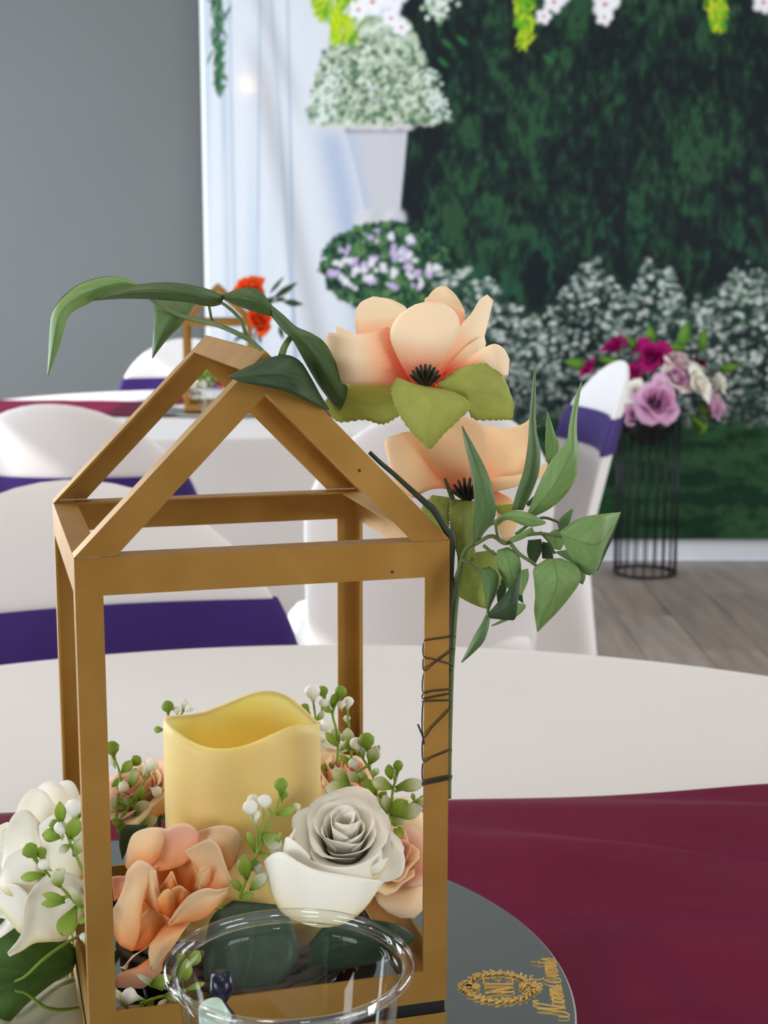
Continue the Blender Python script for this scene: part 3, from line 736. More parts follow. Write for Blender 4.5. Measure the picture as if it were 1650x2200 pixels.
for side in (1, -1):
    arc = [(math.cos(R(a)) * .84 * side, math.sin(R(a)) * .88) for a in np.linspace(-86, 84, 14)]
    wre.append((arc, 0.0005))
    for a in np.linspace(-84, 86, 15):
        for sg in (1, -1):
            c = np.array([math.cos(R(a)) * .84 * side, math.sin(R(a)) * .88]); d = R(a) + (R(52) if sg > 0 else R(128)) + rnd.uniform(-.2, .2)
            v = np.array([math.cos(d) * side, math.sin(d)]) * rnd.uniform(.13, .21); nn = np.array([-v[1], v[0]]) * .35
            wre.append(([c, c + v * .5 + nn * .35, c + v * 1.15], 0.00085))
for s in (1, -1):                                         # flourishes at top and foot
    for a in (-50, -25, 0, 25, 50):
        c = np.array([0, s * .78]); v = np.array([math.sin(R(a)), s * math.cos(R(a))]) * .36; wre.append(([c, c + v * .55 + np.array([v[1], -v[0]]) * .18, c + v], 0.0007))
        v2 = np.array([math.sin(R(a)), -s * math.cos(R(a))]) * .26; wre.append(([c, c + v2 * .55 + np.array([v2[1], -v2[0]]) * .2, c + v2], 0.0006))
ET = lambda x, y: (EC[0] - y * ES * 1.06, EC[1] + x * ES)  # the writing runs away from the viewer
raised('wreath_emblem', wre, ET, 0.0006, mir, z=0.0012, label='gold leaf wreath emblem')
raised('monogram', [([(-.42, -.42), (-.42, .46)], .0005), ([(-.47, .46), (-.08, -.42)], .0011), ([(-.08, -.42), (-.08, .46)], .0005),
                    ([(-.56, -.42), (-.30, -.42)], .0004), ([(-.56, .46), (-.40, .46)], .0004), ([(-.2, .46), (.02, .46)], .0004),
                    ([(.12, -.44), (.12, .48)], .0010), ([(.12, .48), (.52, .48), (.53, .30)], .0005), ([(.12, .02), (.40, .02)], .0005), ([(.40, .12), (.40, -.08)], .0004), ([(.12, -.44), (.54, -.44), (.56, -.24)], .0005)],
       lambda x, y: ET(x * .86, y * .86), 0.0006, mir, z=0.0012, label='gold letters NE inside the wreath')
# script lettering: Noemi Events
GL = {'N': ([[(-.5, .35), (-.45, .05), (-.15, -.05), (.12, .3), (.3, 1.05)], [(.3, 1.05), (.42, .4), (.55, 0)], [(.55, 0), (.75, .6), (.95, 1.1), (1.15, 1.12), (1.2, .95)]], 1.15),
      'o': ([[(.32, .45), (.1, .4), (.03, .15), (.15, 0), (.36, .1), (.42, .32), (.32, .45), (.5, .36), (.62, .3)]], .52),
      'e': ([[(-.05, .12), (.2, .16), (.38, .3), (.3, .46), (.12, .36), (.08, .12), (.2, 0), (.4, .06), (.55, .22)]], .5),
      'm': ([[(-.05, .2), (.1, .44), (.12, .3), (.06, 0)], [(.06, .02), (.2, .38), (.3, .44), (.33, .3), (.28, 0)], [(.28, .02), (.42, .38), (.52, .44), (.55, .28), (.52, .06), (.62, 0), (.78, .2)]], .74),
      'i': ([[(-.02, .2), (.12, .44), (.1, .1), (.18, 0), (.34, .18)], [(.2, .66), (.21, .74)]], .32),
      'E': ([[(.75, .98), (.6, 1.1), (.35, 1.05), (.28, .8), (.45, .62), (.6, .6)], [(.5, .61), (.2, .52), (.05, .25), (.2, 0), (.5, -.02), (.72, .18), (.85, .3)]], .78),
      'v': ([[(0, .34), (.12, .45), (.16, .2), (.22, 0), (.4, .2), (.45, .44), (.6, .38)]], .52),
      'n': ([[(-.05, .2), (.1, .44), (.12, .3), (.06, 0)], [(.06, .02), (.22, .38), (.33, .44), (.36, .28), (.33, .06), (.42, 0), (.58, .2)]], .54),
      't': ([[(0, .2), (.16, .5), (.24, .95)], [(.24, .95), (.14, .3), (.16, .04), (.28, 0), (.42, .18)], [(.02, .62), (.36, .66)]], .38),
      's': ([[(0, .14), (.18, .46), (.24, .5), (.34, .2), (.26, 0), (.08, .02), (.1, .1)]], .4)}
def script(text):
    out, x = [], 0.0
    for ch in text:
        if ch == ' ': x += .22; continue
        st, adv = GL[ch]
        for s in st: out.append([(x + p[0] + .18 * p[1], p[1]) for p in s])
        x += adv
    return out, x
stk, wid = script('Noemi Events')
b0 = GZ(1219, 2180, MZ); b1 = GZ(1193, 2068, MZ); SL = np.linalg.norm(b1 - b0) / (wid - .3)
dv = (b1 - b0)[:2] / np.linalg.norm((b1 - b0)[:2]); up_ = np.array([-dv[1], dv[0]])
raised('script_lettering', stk, lambda x, y: tuple(b0[:2] + dv * x * SL + up_ * y * SL * 1.55), 0.00030, mir, z=0.0012, label='gold script words Noemi Events')

# ------------------------------------------------------------------ LED candle
CC = LP(0.0815, 0.080, 0)[:2]; CR = 0.0377
pts = []
for (u, v, s) in ((343, 1538, 0), (368, 1562, 1), (400, 1586, 1), (450, 1607, 1), (490, 1612, 1), (540, 1604, 1), (590, 1581, 1), (640, 1557, 1), (688, 1556, 0), (672, 1542, -1), (640, 1514, -1), (605, 1488, -1), (560, 1480, -1), (520, 1486, -1), (460, 1510, -1), (405, 1531, -1), (365, 1536, -1)):
    c = max(-1, min(1, (u - 515.5) / 172.5)); th = math.acos(c); th = -th if s > 0 else th
    Y = CC[1] + CR * math.sin(th); pts.append((th % (2 * math.pi), G(u, v, Y)[2]))
pts.sort(); pth = np.array([p[0] for p in pts]); pz = np.array([p[1] for p in pts])
def candle():
    t = thing('pillar_candle', (CC[0], CC[1], MZ), 'ivory flameless pillar candle with wavy hollow rim inside the near lantern', 'candle')
    seg = 96; th = np.arange(seg) * 2 * math.pi / seg
    rim = np.interp(th, pth, pz, period=2 * math.pi); ker = np.array([1, 2, 3, 2, 1]) / 9.
    rim = sum(k * np.roll(rim, i - 2) for i, k in enumerate(ker)); rim = sum(k * np.roll(rim, i - 2) for i, k in enumerate(ker))
    z0 = MZ + 0.0006
    V = [np.stack([CC[0] + r * np.cos(th), CC[1] + r * np.sin(th), z], 1) for (r, z) in
         [(0.0, np.full(seg, z0)), (CR - .001, np.full(seg, z0)), (CR, np.full(seg, z0 + .001))] + [(CR, z0 + (rim - z0) * k) for k in (.2, .4, .6, .8, .96)] + [(CR - .0006, rim - .0004), (CR - .0016, rim), (CR - .0030, rim - .0006)]]
    mk('wax_shell', np.vstack(V), grid_faces(seg, len(V), True), M['wax'], t)
    zf = MZ + 0.030
    V = [np.stack([CC[0] + r * np.cos(th), CC[1] + r * np.sin(th), z], 1) for (r, z) in [(CR - .0030, rim - .0006), (CR - .0042, rim - .003), (CR - .0058, zf + (rim - zf) * .5), (CR - .008, np.full(seg, zf + .004)), (CR - .016, np.full(seg, zf)), (0, np.full(seg, zf - .001))]]
    o = mk('hollow', np.vstack(V), grid_faces(seg, len(V), True), M['waxin'], t); o['label'] = 'deep yellow hollow inside'
    m = MB().lathe([(0.0, 0.0), (.0032, 0), (.0032, .006), (.0022, .010), (.0008, .0135), (0, .014)], (CC[0], CC[1], zf - .0008), 16); m.build('flame_tip', M['led'], t, True)
candle()

# ------------------------------------------------------------------ petals and leaves
def loft(name, rows, d, matn, parent, bulge=0.0, fold=0.0, tilt=0.0, nu=9, nv=18, ser=0.0, ruf=0.0, tf=None, seed=0, thick=0.00035, swap=False, lip=0.0):
    """blade spanned between two traced edges, with its own depth along (d), bulge and fold across"""
    rows = np.array(rows, float)
    if tf: rows = np.c_[tf(rows[:, 0], rows[:, 1]), tf(rows[:, 2], rows[:, 3])] if False else np.column_stack([*tf(rows[:, 0], rows[:, 1]), *tf(rows[:, 2], rows[:, 3])])
    Q = cr(rows, nv); d = np.atleast_1d(np.array(d, float)); D = cr(d[:, None], nv)[:, 0] if len(d) > 1 else np.full(nv, d[0])
    rg = np.random.default_rng(seed); V = []; UV = []
    ph = rg.uniform(0, 6.28, 4)
    for j in range(nv):
        vv = j / (nv - 1); l = Q[j, :2]; r = Q[j, 2:]
        if ser:
            k = ser * (1 if j % 2 else -0.3) * (0 < j < nv - 1); e = (r - l) / max(np.linalg.norm(r - l), 1e-6); l = l - e * k; r = r + e * k
        for i in range(nu):
            u = i / (nu - 1); p = l + (r - l) * u
            dep = D[j] - 0.55 * bulge * 4 * u * (1 - u) * math.sin(math.pi * min(1, max(0, vv * .9 + .1))) + fold * abs(2 * u - 1) + tilt * (u - .5) * 2
            dep += lip * (max(0, (.34 - u) / .34) ** 2 if swap else max(0, (vv - .66) / .34) ** 2)
            dep += ruf * (math.sin(u * 9 + ph[0] + 3 * vv) * vv + .6 * math.sin(vv * 11 + ph[1]) * abs(2 * u - 1))
            V.append(G(p[0], p[1], dep)); UV.append((vv, 1 - u) if swap else (u, vv))
    o = mk(name, V, grid_faces(nu, nv), M[matn], parent, True, UV)
    md = o.modifiers.new('thickness', 'SOLIDIFY'); md.thickness = thick; md.offset = 0
    return o
def stem(name, pts_, d, r, matn, parent, tf=None, n=None, seg=8):
    p = np.array(pts_, float)
    if tf: p = np.column_stack(tf(p[:, 0], p[:, 1]))
    d = np.atleast_1d(np.array(d, float)); d = np.interp(np.linspace(0, 1, len(p)), np.linspace(0, 1, len(d)), d) if len(d) > 1 else np.full(len(p), d[0])
    P = np.array([G(a, b, c) for (a, b), c in zip(p, d)])
    P = cr(P, n or 6 * len(P)); v, f = tube_data(P, r, seg)
    return mk(name, v, f, M[matn], parent)
Z1 = lambda x, y: (80 + x * .4121, 560 + y * .4121)
Z2 = lambda x, y: (650 + x * .4364, 580 + y * .4364)
Z3 = lambda x, y: (x * .3455, 1440 + y * .3455)
Z4 = lambda x, y: (420 + x * .3515, 1440 + y * .3515)

# ivy spray lying over the roof ridge
iv = thing('ivy_spray', tuple(G(558, 752, .625)), 'long-leaved green ivy spray draped over the lantern roof, reaching left', 'ivy spray', 'greenery wired to the lantern')
stem('stem', [(1200, 500), (1160, 458), (1100, 410), (1020, 368), (930, 332), (840, 312), (750, 290), (690, 262), (640, 230), (590, 200)], [.618, .625, .65, .655], [.0009, .0011, .0007], 'stem', iv, Z1)
stem('stem', [(1145, 450), (1110, 415), (1088, 380), (1065, 318), (1030, 275), (990, 240), (940, 205)], [.622, .628, .635], [.0010, .0006], 'stem', iv, Z1)
stem('petiole', [(930, 332), (908, 300), (902, 270), (895, 232)], .642, .0006, 'stem', iv, Z1)
stem('petiole', [(1325, 395), (1300, 430), (1285, 460), (1275, 495)], [.622, .616], [.0012, .0016], 'stem', iv, Z1)
loft('leaf', [(522, 122, 524, 134), (440, 84, 440, 150), (340, 90, 330, 192), (230, 122, 240, 235), (140, 190, 185, 265), (82, 270, 152, 310), (68, 350, 130, 390), (62, 450, 102, 480), (56, 560, 70, 560), (54, 602, 56, 602)], [.655, .65, .645, .64, .645, .65], 'ivylight', iv, .004, .003, tf=Z1, nv=28)
loft('leaf', [(520, 122, 520, 126), (430, 84, 430, 98), (330, 88, 320, 112), (220, 122, 215, 150), (130, 192, 140, 215), (78, 275, 95, 292), (66, 350, 84, 400)], [.657, .655, .65, .648], 'ivy', iv, .001, tf=Z1, nv=18)
loft('leaf', [(972, 182, 962, 226), (880, 146, 900, 238), (760, 120, 780, 216), (640, 114, 640, 203), (520, 128, 520, 197), (400, 160, 420, 198), (290, 204, 290, 208)], [.634, .626, .63, .645], 'ivy', iv, .004, .004, tf=Z1, nv=24)
loft('leaf', [(605, 205, 835, 215), (606, 270, 795, 270), (606, 340, 745, 340), (604, 410, 680, 405), (601, 470, 625, 475), (600, 508, 601, 508)], [.658, .652, .655, .66], 'ivymid', iv, .004, .002, tf=Z1)
loft('leaf', [(962, 185, 972, 202), (1040, 150, 1050, 236), (1110, 140, 1130, 265), (1170, 165, 1180, 280), (1222, 235, 1224, 288)], [.634, .626, .624, .622], 'ivy', iv, .004, .003, tf=Z1)
loft('leaf', [(1215, 228, 1218, 272), (1290, 290, 1290, 370), (1350, 345, 1330, 410), (1430, 380, 1370, 480), (1500, 430, 1420, 570), (1560, 540, 1475, 660), (1606, 640, 1520, 720), (1620, 700, 1560, 770), (1582, 778, 1570, 778)], [.622, .616, .620, .630, .634], 'ivy', iv, .004, .004, tf=Z1, nv=26)
loft('leaf', [(1210, 262, 1222, 290), (1245, 272, 1250, 325), (1285, 320, 1280, 362), (1305, 372, 1295, 378)], [.626, .628], 'ivydark', iv, .001, tf=Z1, nv=10)
loft('leaf', [(1000, 604, 1001, 607), (1060, 570, 1060, 632), (1140, 535, 1150, 650), (1220, 505, 1240, 668), (1300, 492, 1330, 695), (1370, 525, 1390, 725), (1420, 600, 1440, 747), (1475, 700, 1480, 765), (1522, 777, 1518, 779)], [.586, .590, .600, .612, .618], 'ivydark', iv, .005, .003, tilt=-.006, tf=Z1, nv=24)

# upper peony
def peony_core(parent, u, v, Y, n, L, spread, down=False):
    m = MB()
    for k in range(n):
        a = R(90 - spread + 2 * spread * (k + .5) / n); r0 = 0.15 * L
        P0 = G(u + r0 * math.cos(a), v - r0 * .4, Y - .004); ln = L * (0.75 + .25 * math.sin(a))
        P1 = G(u + ln * math.cos(a) * .95, v - ln * math.sin(a), Y - .010 - .004 * (k % 2))
        m.tube([P0, P0 + (P1 - P0) * .6, P1], [.0009, .0009, .0006], 6)
    m.build('calyx', M['stamen'], parent, True)
p1 = thing('peony_stem', tuple(G(966, 1715, .632)), 'upper peach silk peony with olive leaves above the roof corner of the lantern', 'flower', 'peach peonies wired to the lantern')
D1 = .640
def pet(parent, rows, d, matn='peony', **k): return loft('petal', rows, d, matn, parent, tf=Z2, nu=12, nv=16, **k)
pet(p1, [(640, 480, 800, 420), (600, 178, 800, 230), (620, 130, 792, 190), (650, 95, 755, 125), (680, 79, 708, 81)], [D1 + .01, D1 + .045, D1 + .052, D1 + .055], bulge=-.006)
pet(p1, [(400, 480, 470, 480), (275, 330, 440, 300), (260, 220, 505, 215), (285, 160, 505, 180), (345, 131, 430, 142)], [D1 + .005, D1 + .030, D1 + .040, D1 + .046], bulge=-.004, ruf=.001)
pet(p1, [(300, 500, 360, 480), (190, 360, 300, 380), (163, 284, 262, 322), (176, 279, 226, 303)], [D1 + .002, D1 + .02, D1 + .026, D1 + .03], bulge=.002)
pet(p1, [(650, 555, 680, 570), (690, 440, 750, 480), (770, 285, 862, 410), (830, 215, 897, 320), (870, 148, 917, 240), (908, 121, 938, 150)], [D1, D1 + .010, D1 + .022, D1 + .034, D1 + .042], bulge=.004)
pet(p1, [(690, 510, 720, 540), (780, 400, 800, 470), (850, 348, 880, 425), (894, 322, 902, 362)], [D1, D1 + .01, D1 + .014, D1 + .02], bulge=.003)
pet(p1, [(680, 535, 720, 580), (790, 452, 800, 510), (880, 393, 900, 480), (942, 364, 955, 495), (990, 388, 985, 520), (1018, 440, 1012, 518)], [D1 - .001, D1 - .008, D1 - .012, D1 - .010, D1 - .006], bulge=.004)
pet(p1, [(560, 490, 545, 572), (440, 290, 450, 566), (340, 308, 350, 566), (250, 318, 250, 562), (180, 316, 190, 556), (124, 310, 140, 520), (99, 385, 104, 450)], [D1 - .002, D1 - .010, D1 - .012, D1 - .008, D1 - .002], bulge=.007, ruf=.0008)
pet(p1, [(555, 575, 650, 575), (500, 490, 660, 500), (455, 400, 715, 420), (430, 320, 760, 330), (460, 240, 774, 265), (540, 178, 748, 205), (612, 157, 690, 161)], [D1 - .006, D1 - .014, D1 - .016, D1 - .010, D1 - .002], bulge=.007)
u0, v0 = Z2(605, 572); peony_core(p1, u0, v0, D1 - .010, 9, 46, 62)
def sep(parent, rows, d, matn='sepal', **k): return loft('sepal_leaf', rows, d, matn, parent, tf=Z2, nu=9, nv=30, ser=2.2, **k)
sep(p1, [(450, 552, 478, 715), (330, 560, 395, 758), (220, 565, 300, 736), (150, 612, 180, 746), (114, 640, 120, 690)], [D1 + .002, D1 - .004, D1 - .002], bulge=.003)
sep(p1, [(660, 565, 700, 590), (760, 495, 800, 640), (850, 465, 835, 728), (940, 475, 930, 738), (1000, 550, 1000, 736), (1042, 670, 1033, 733)], [D1 - .016, D1 - .016, D1 - .010, D1 - .004], bulge=.003)
sep(p1, [(470, 528, 560, 568), (440, 580, 740, 600), (450, 650, 828, 665), (485, 725, 770, 735), (540, 800, 700, 800), (590, 850, 650, 860), (622, 880, 628, 881)], [D1 - .020, D1 - .026, D1 - .028, D1 - .024], bulge=.003, fold=.002)
stem('stem', [(600, 590), (640, 760), (700, 950), (735, 1130), (742, 1330)], [D1 + .006, .668, .672, .664, .640], .0013, 'stem', p1, Z2)
pet(p1, [(540, 585, 720, 585), (500, 470, 770, 470), (540, 340, 750, 340)], [D1 + .004, D1 + .012, D1 + .022])
stem('stem', [(330, 898), (385, 950), (450, 1005), (510, 1060), (565, 1110), (610, 1150), (640, 1175), (672, 1220), (705, 1275), (735, 1325), (733, 1420), (730, 1520), (728, 1620), (724, 1700), (720, 1850), (722, 1971)], [.626, .630, .634, .636, .6365], [.0009, .0011, .0016, .0016, .0013, .0011], 'stemdark', p1, Z2, n=110)

# lower peony
p2 = thing('peony_stem', tuple(G(962, 1715, .6365)), 'lower peach silk peony half behind green leaves, right of the lantern corner', 'flower', 'peach peonies wired to the lantern')
D2 = .668
Q = lambda rows, d, **k: pet(p2, rows, d, 'peony2', **k)
Q([(800, 1060, 850, 1080), (840, 950, 1000, 1080), (850, 800, 1105, 1020), (900, 765, 1122, 900), (980, 788, 1122, 760), (1060, 812, 1121, 728)], [D2, D2 + .012, D2 + .024, D2 + .03], bulge=.005, ruf=.001)
Q([(1080, 1015, 1090, 1045), (1150, 985, 1165, 1025), (1206, 938, 1194, 1010)], [D2, D2 + .008, D2 + .012], bulge=.002)
Q([(790, 1060, 830, 1100), (640, 880, 680, 1075), (540, 800, 600, 1092), (470, 808, 540, 1122), (414, 830, 450, 1042), (403, 860, 412, 900)], [D2 - .002, D2 - .008, D2 - .008, D2 - .002], bulge=.006, ruf=.0008)
Q([(740, 1090, 860, 1100), (640, 960, 900, 1010), (565, 800, 905, 850), (620, 738, 880, 760), (700, 713, 800, 723)], [D2 - .006, D2 - .014, D2 - .012, D2 - .004], bulge=.006)
Q([(800, 1080, 840, 1108), (930, 1028, 940, 1092), (1050, 1012, 1060, 1062), (1092, 1000, 1082, 1032)], [D2 - .004, D2 - .012, D2 - .012], bulge=.003)
Q([(900, 1080, 960, 1090), (950, 1150, 1040, 1140), (960, 1260, 1060, 1230), (985, 1330, 1030, 1330)], [D2, D2 + .006, D2 + .008], bulge=.003)
u0, v0 = Z2(810, 1135); peony_core(p2, u0, v0, D2 - .012, 8, 48, 66)
SB = lambda rows, d, m='sepalbright', **k: sep(p2, rows, d, m, **k)
SB([(640, 1108, 720, 1120), (588, 1180, 725, 1180), (650, 1250, 720, 1250), (690, 1305, 715, 1308)], [.660, .655, .650], bulge=.002)
SB([(735, 1128, 845, 1138), (722, 1200, 852, 1220), (738, 1300, 848, 1300), (760, 1385, 846, 1390), (778, 1440, 840, 1432)], [.652, .646, .644, .644], bulge=.004, ruf=.0012)
SB([(950, 1160, 1060, 1150), (960, 1190, 1055, 1180), (1000, 1215, 1030, 1210)], [.662, .66], 'sepal', bulge=.002)
SB([(800, 1398, 940, 1378), (780, 1470, 962, 1450), (765, 1540, 976, 1530), (768, 1600, 946, 1592), (830, 1640, 912, 1660), (888, 1663, 900, 1664)], [.655, .650, .650, .654], bulge=.004, ruf=.001)
stem('stem', [(800, 1130), (770, 1200), (760, 1330), (778, 1430), (762, 1560), (748, 1700), (738, 1850), (730, 1985), (724, 2200), (720, 2400), (718, 2600)], [.656, .652, .646, .640, .6385, .6385, .6385], [.0012, .0013, .0014, .0013], 'stem', p2, Z2, n=80)
stem('petiole', [(700, 1025), (720, 1080), (740, 1130)], .650, [.0007, .0012], 'stem', p2, Z2)

# ivy spray at the right
ib = thing('ivy_spray', tuple(G(966, 1280, .640)), 'green ivy spray with broad pale leaves fanning out right of the lantern', 'ivy spray', 'greenery wired to the lantern')
IV = lambda rows, d, m='ivylight', **k: loft('leaf', rows, d, m, ib, tf=Z2, **k)
stem('stem', [(735, 1625), (752, 1540), (770, 1480), (800, 1380), (850, 1340), (900, 1270), (945, 1240), (1000, 1215)], [.640, .632, .628, .626], [.0012, .0010, .0008], 'stem', ib, Z2)
stem('stem', [(850, 1350), (930, 1310), (1000, 1345), (1080, 1310), (1170, 1298), (1280, 1315), (1450, 1345)], [.628, .622, .620], [.0009, .0009, .0005], 'stem', ib, Z2)
stem('stem', [(1025, 1350), (1070, 1400), (1130, 1440), (1200, 1500), (1245, 1570), (1268, 1630)], [.622, .614], [.0009, .0005], 'stem', ib, Z2)
stem('stem', [(890, 1355), (940, 1395), (1000, 1420), (1050, 1480)], [.626, .622], [.0008, .0005], 'stem', ib, Z2)
stem('stem', [(780, 1420), (850, 1470), (890, 1520), (915, 1620), (912, 1690)], [.630, .618], [.0008, .0006], 'stem', ib, Z2)
stem('petiole', [(948, 1240), (965, 1320), (1005, 1345)], [.626, .622], [.0006, .0008], 'stem', ib, Z2)
stem('petiole', [(1050, 1300), (1170, 1222), (1262, 1240)], [.628, .64], [.0007, .0006], 'stem', ib, Z2)
stem('petiole', [(1170, 1290), (1215, 1340), (1240, 1395)], [.628, .632], [.0006, .0006], 'stem', ib, Z2)
IV([(1200, 945, 1240, 935), (1195, 860, 1262, 865), (1200, 760, 1240, 800), (1204, 698, 1207, 700)], [.664, .66, .658], 'ivylight', bulge=.002, nv=12)
IV([(1030, 1180, 1085, 1182), (1058, 1085, 1130, 1090), (1090, 985, 1164, 990), (1110, 860, 1169, 880), (1118, 720, 1150, 780), (1130, 600, 1147, 620), (1143, 470, 1146, 470)], [.632, .628, .630, .640, .652], 'ivymid', bulge=.003, fold=.002, nv=24)
IV([(1108, 1198, 1130, 1218), (1142, 1110, 1220, 1172), (1180, 1020, 1300, 1100), (1230, 930, 1346, 1010), (1298, 850, 1359, 905), (1313, 760, 1349, 800), (1335, 660, 1355, 680), (1371, 553, 1374, 553)], [.624, .616, .614, .622, .632], 'ivylight', bulge=.003, fold=.003, nv=24)
IV([(842, 1345, 865, 1325), (843, 1240, 935, 1240), (846, 1150, 951, 1170), (840, 1060, 931, 1065), (826, 970, 896, 970), (803, 870, 846, 875), (784, 768, 787, 770)], [.618, .610, .608, .612, .620], 'ivymid', bulge=.003, fold=.003, nv=24)
IV([(1100, 1150, 1110, 1165), (1160, 1090, 1180, 1110), (1190, 1040, 1200, 1050)], [.655, .66], 'ivydark', bulge=.001, nv=8)
IV([(1150, 760, 1160, 765), (1165, 720, 1180, 730), (1190, 690, 1194, 694)], [.668, .67], 'ivydark', nv=6)
IV([(1110, 1330, 1175, 1325), (1105, 1390, 1178, 1380), (1125, 1440, 1150, 1440)], [.650, .652], 'ivydark', bulge=.001, nv=8)
IV([(1180, 1338, 1222, 1345), (1178, 1380, 1232, 1400), (1180, 1420, 1235, 1422)], [.654, .656], 'ivydark', bulge=.001, nv=8)
IV([(975, 1520, 985, 1515), (955, 1570, 1005, 1570), (960, 1640, 975, 1630)], [.660, .662], 'ivydark', nv=8)
IV([(1060, 1590, 1080, 1588), (1062, 1625, 1088, 1642)], [.655, .655], 'ivydark', nv=5)
IV([(1065, 1480, 1110, 1470), (1062, 1540, 1112, 1520), (1066, 1600, 1080, 1600)], [.645, .646], 'ivylight', bulge=.001, nv=10)
IV([(1010, 1690, 1050, 1640), (980, 1720, 1100, 1650), (940, 1745, 1060, 1700), (930, 1752, 960, 1745)], [.650, .652], 'ivylight', bulge=.001, nv=10)
IV([(1252, 1240, 1266, 1288), (1290, 1203, 1310, 1250), (1326, 1176, 1331, 1182)], [.644, .648], 'ivymid', bulge=.002, nv=10)
IV([(1240, 1280, 1260, 1275), (1200, 1310, 1290, 1330), (1230, 1370, 1270, 1380)], [.646, .648], 'ivylight', bulge=.002, nv=10)
IV([(1240, 1388, 1300, 1378), (1290, 1420, 1350, 1430), (1335, 1450, 1392, 1500), (1365, 1542, 1380, 1548)], [.630, .626, .622], 'ivymid', bulge=.002, nv=12)
IV([(1272, 1285, 1275, 1310), (1330, 1240, 1310, 1400), (1400, 1213, 1360, 1470), (1460, 1203, 1410, 1503), (1500, 1198, 1455, 1465), (1530, 1195, 1480, 1385), (1555, 1193, 1520, 1300), (1567, 1191, 1564, 1196)], [.620, .610, .612, .622, .632], 'ivylight', bulge=.005, fold=.002, nv=22)
IV([(1450, 1470, 1452, 1482), (1480, 1385, 1490, 1400), (1520, 1300, 1530, 1310), (1563, 1195, 1567, 1197)], [.626, .630, .634], 'ivydark', nv=10)
IV([(1200, 1424, 1270, 1420), (1139, 1470, 1346, 1455), (1140, 1530, 1369, 1520), (1146, 1600, 1330, 1590), (1141, 1670, 1252, 1685), (1148, 1730, 1192, 1745), (1156, 1779, 1159, 1779)], [.612, .604, .604, .610, .616], 'ivylight', bulge=.004, fold=.002, nv=20)
IV([(960, 1380, 1010, 1365), (953, 1430, 1062, 1400), (975, 1500, 1076, 1470), (1000, 1550, 1062, 1520), (1015, 1573, 1020, 1573)], [.624, .618, .618], 'ivylight', bulge=.003, nv=14)
IV([(880, 1470, 920, 1462), (883, 1520, 962, 1500), (898, 1600, 957, 1580), (905, 1660, 927, 1650), (910, 1692, 914, 1692)], [.618, .612, .614], 'ivymid', bulge=.003, nv=14)
IV([(910, 1695, 925, 1714), (960, 1640, 970, 1719), (1010, 1580, 1015, 1723), (1045, 1540, 1046, 1716), (1060, 1505, 1059, 1640), (1070, 1466, 1072, 1476)], [.610, .604, .604, .612], 'ivydark', bulge=.003, nv=16)
IV([(905, 1695, 922, 1712), (880, 1745, 912, 1770), (850, 1795, 890, 1830), (815, 1865, 845, 1880), (782, 1932, 785, 1932)], [.610, .606, .606, .610], 'ivymid', bulge=.002, fold=.002, nv=16)
IV([(940, 1238, 955, 1262), (1000, 1198, 1010, 1228), (1080, 1188, 1090, 1258), (1150, 1213, 1140, 1262), (1197, 1240, 1190, 1252)], [.624, .614, .612, .618], 'ivylight', bulge=.003, nv=14)
IV([(1130, 1265, 1140, 1290), (1080, 1290, 1090, 1320), (1020, 1320, 1030, 1345)], [.622, .620], 'ivylight', bulge=.001, nv=8)

# binding wire round the front right post
def bind():
    y_ = lambda z: 1350 + z * .1818
    x_ = lambda z: 860 + z * .1818
    loops = [((280, 145), (650, 92)), ((276, 330), (622, 432)), ((280, 500), (637, 240)), ((266, 752), (606, 720)), ((270, 835), (604, 770)), ((268, 862), (600, 852)), ((268, 1280), (606, 935)), ((270, 1565), (602, 1432)), ((268, 1805), (604, 1740)), ((268, 1826), (600, 1762)), ((270, 1850), (596, 1780))]
    P = []
    for (l, r) in loops:
        for k in (0, .33, .66, .87):
            q = (l[0] + (r[0] - l[0]) * k, l[1] + (r[1] - l[1]) * k); P.append(FP(x_(q[0]), y_(q[1]), -.0009 if k < .9 else .002))
        P.append(FP(x_(r[0] - 8), y_(r[1]), .001)); P.append(FP(x_(r[0] + 4), y_(r[1] + 8), .006)); P.append(FP(x_(r[0] - 40), y_(r[1] + 14), .0125))
        P.append(FP(x_(l[0] + 60), y_(l[1] + 40), .0125)); P.append(FP(x_(l[0] - 2), y_(l[1] + 28), .006))
    m = MB(); m.tube(cr(P[:-3], 360), .00034, 6)
    m.tube(cr([FP(x_(280), y_(1370), -.0009), FP(x_(268), y_(1285), -.0012), FP(x_(235), y_(1200), -.003), FP(x_(208), y_(1135), -.004)], 16), .00042, 6)
    tag(m.build('binding_wire', M['wire'], None, True), 'thin black wire wound around the right front post of the lantern', 'wire')
bind()

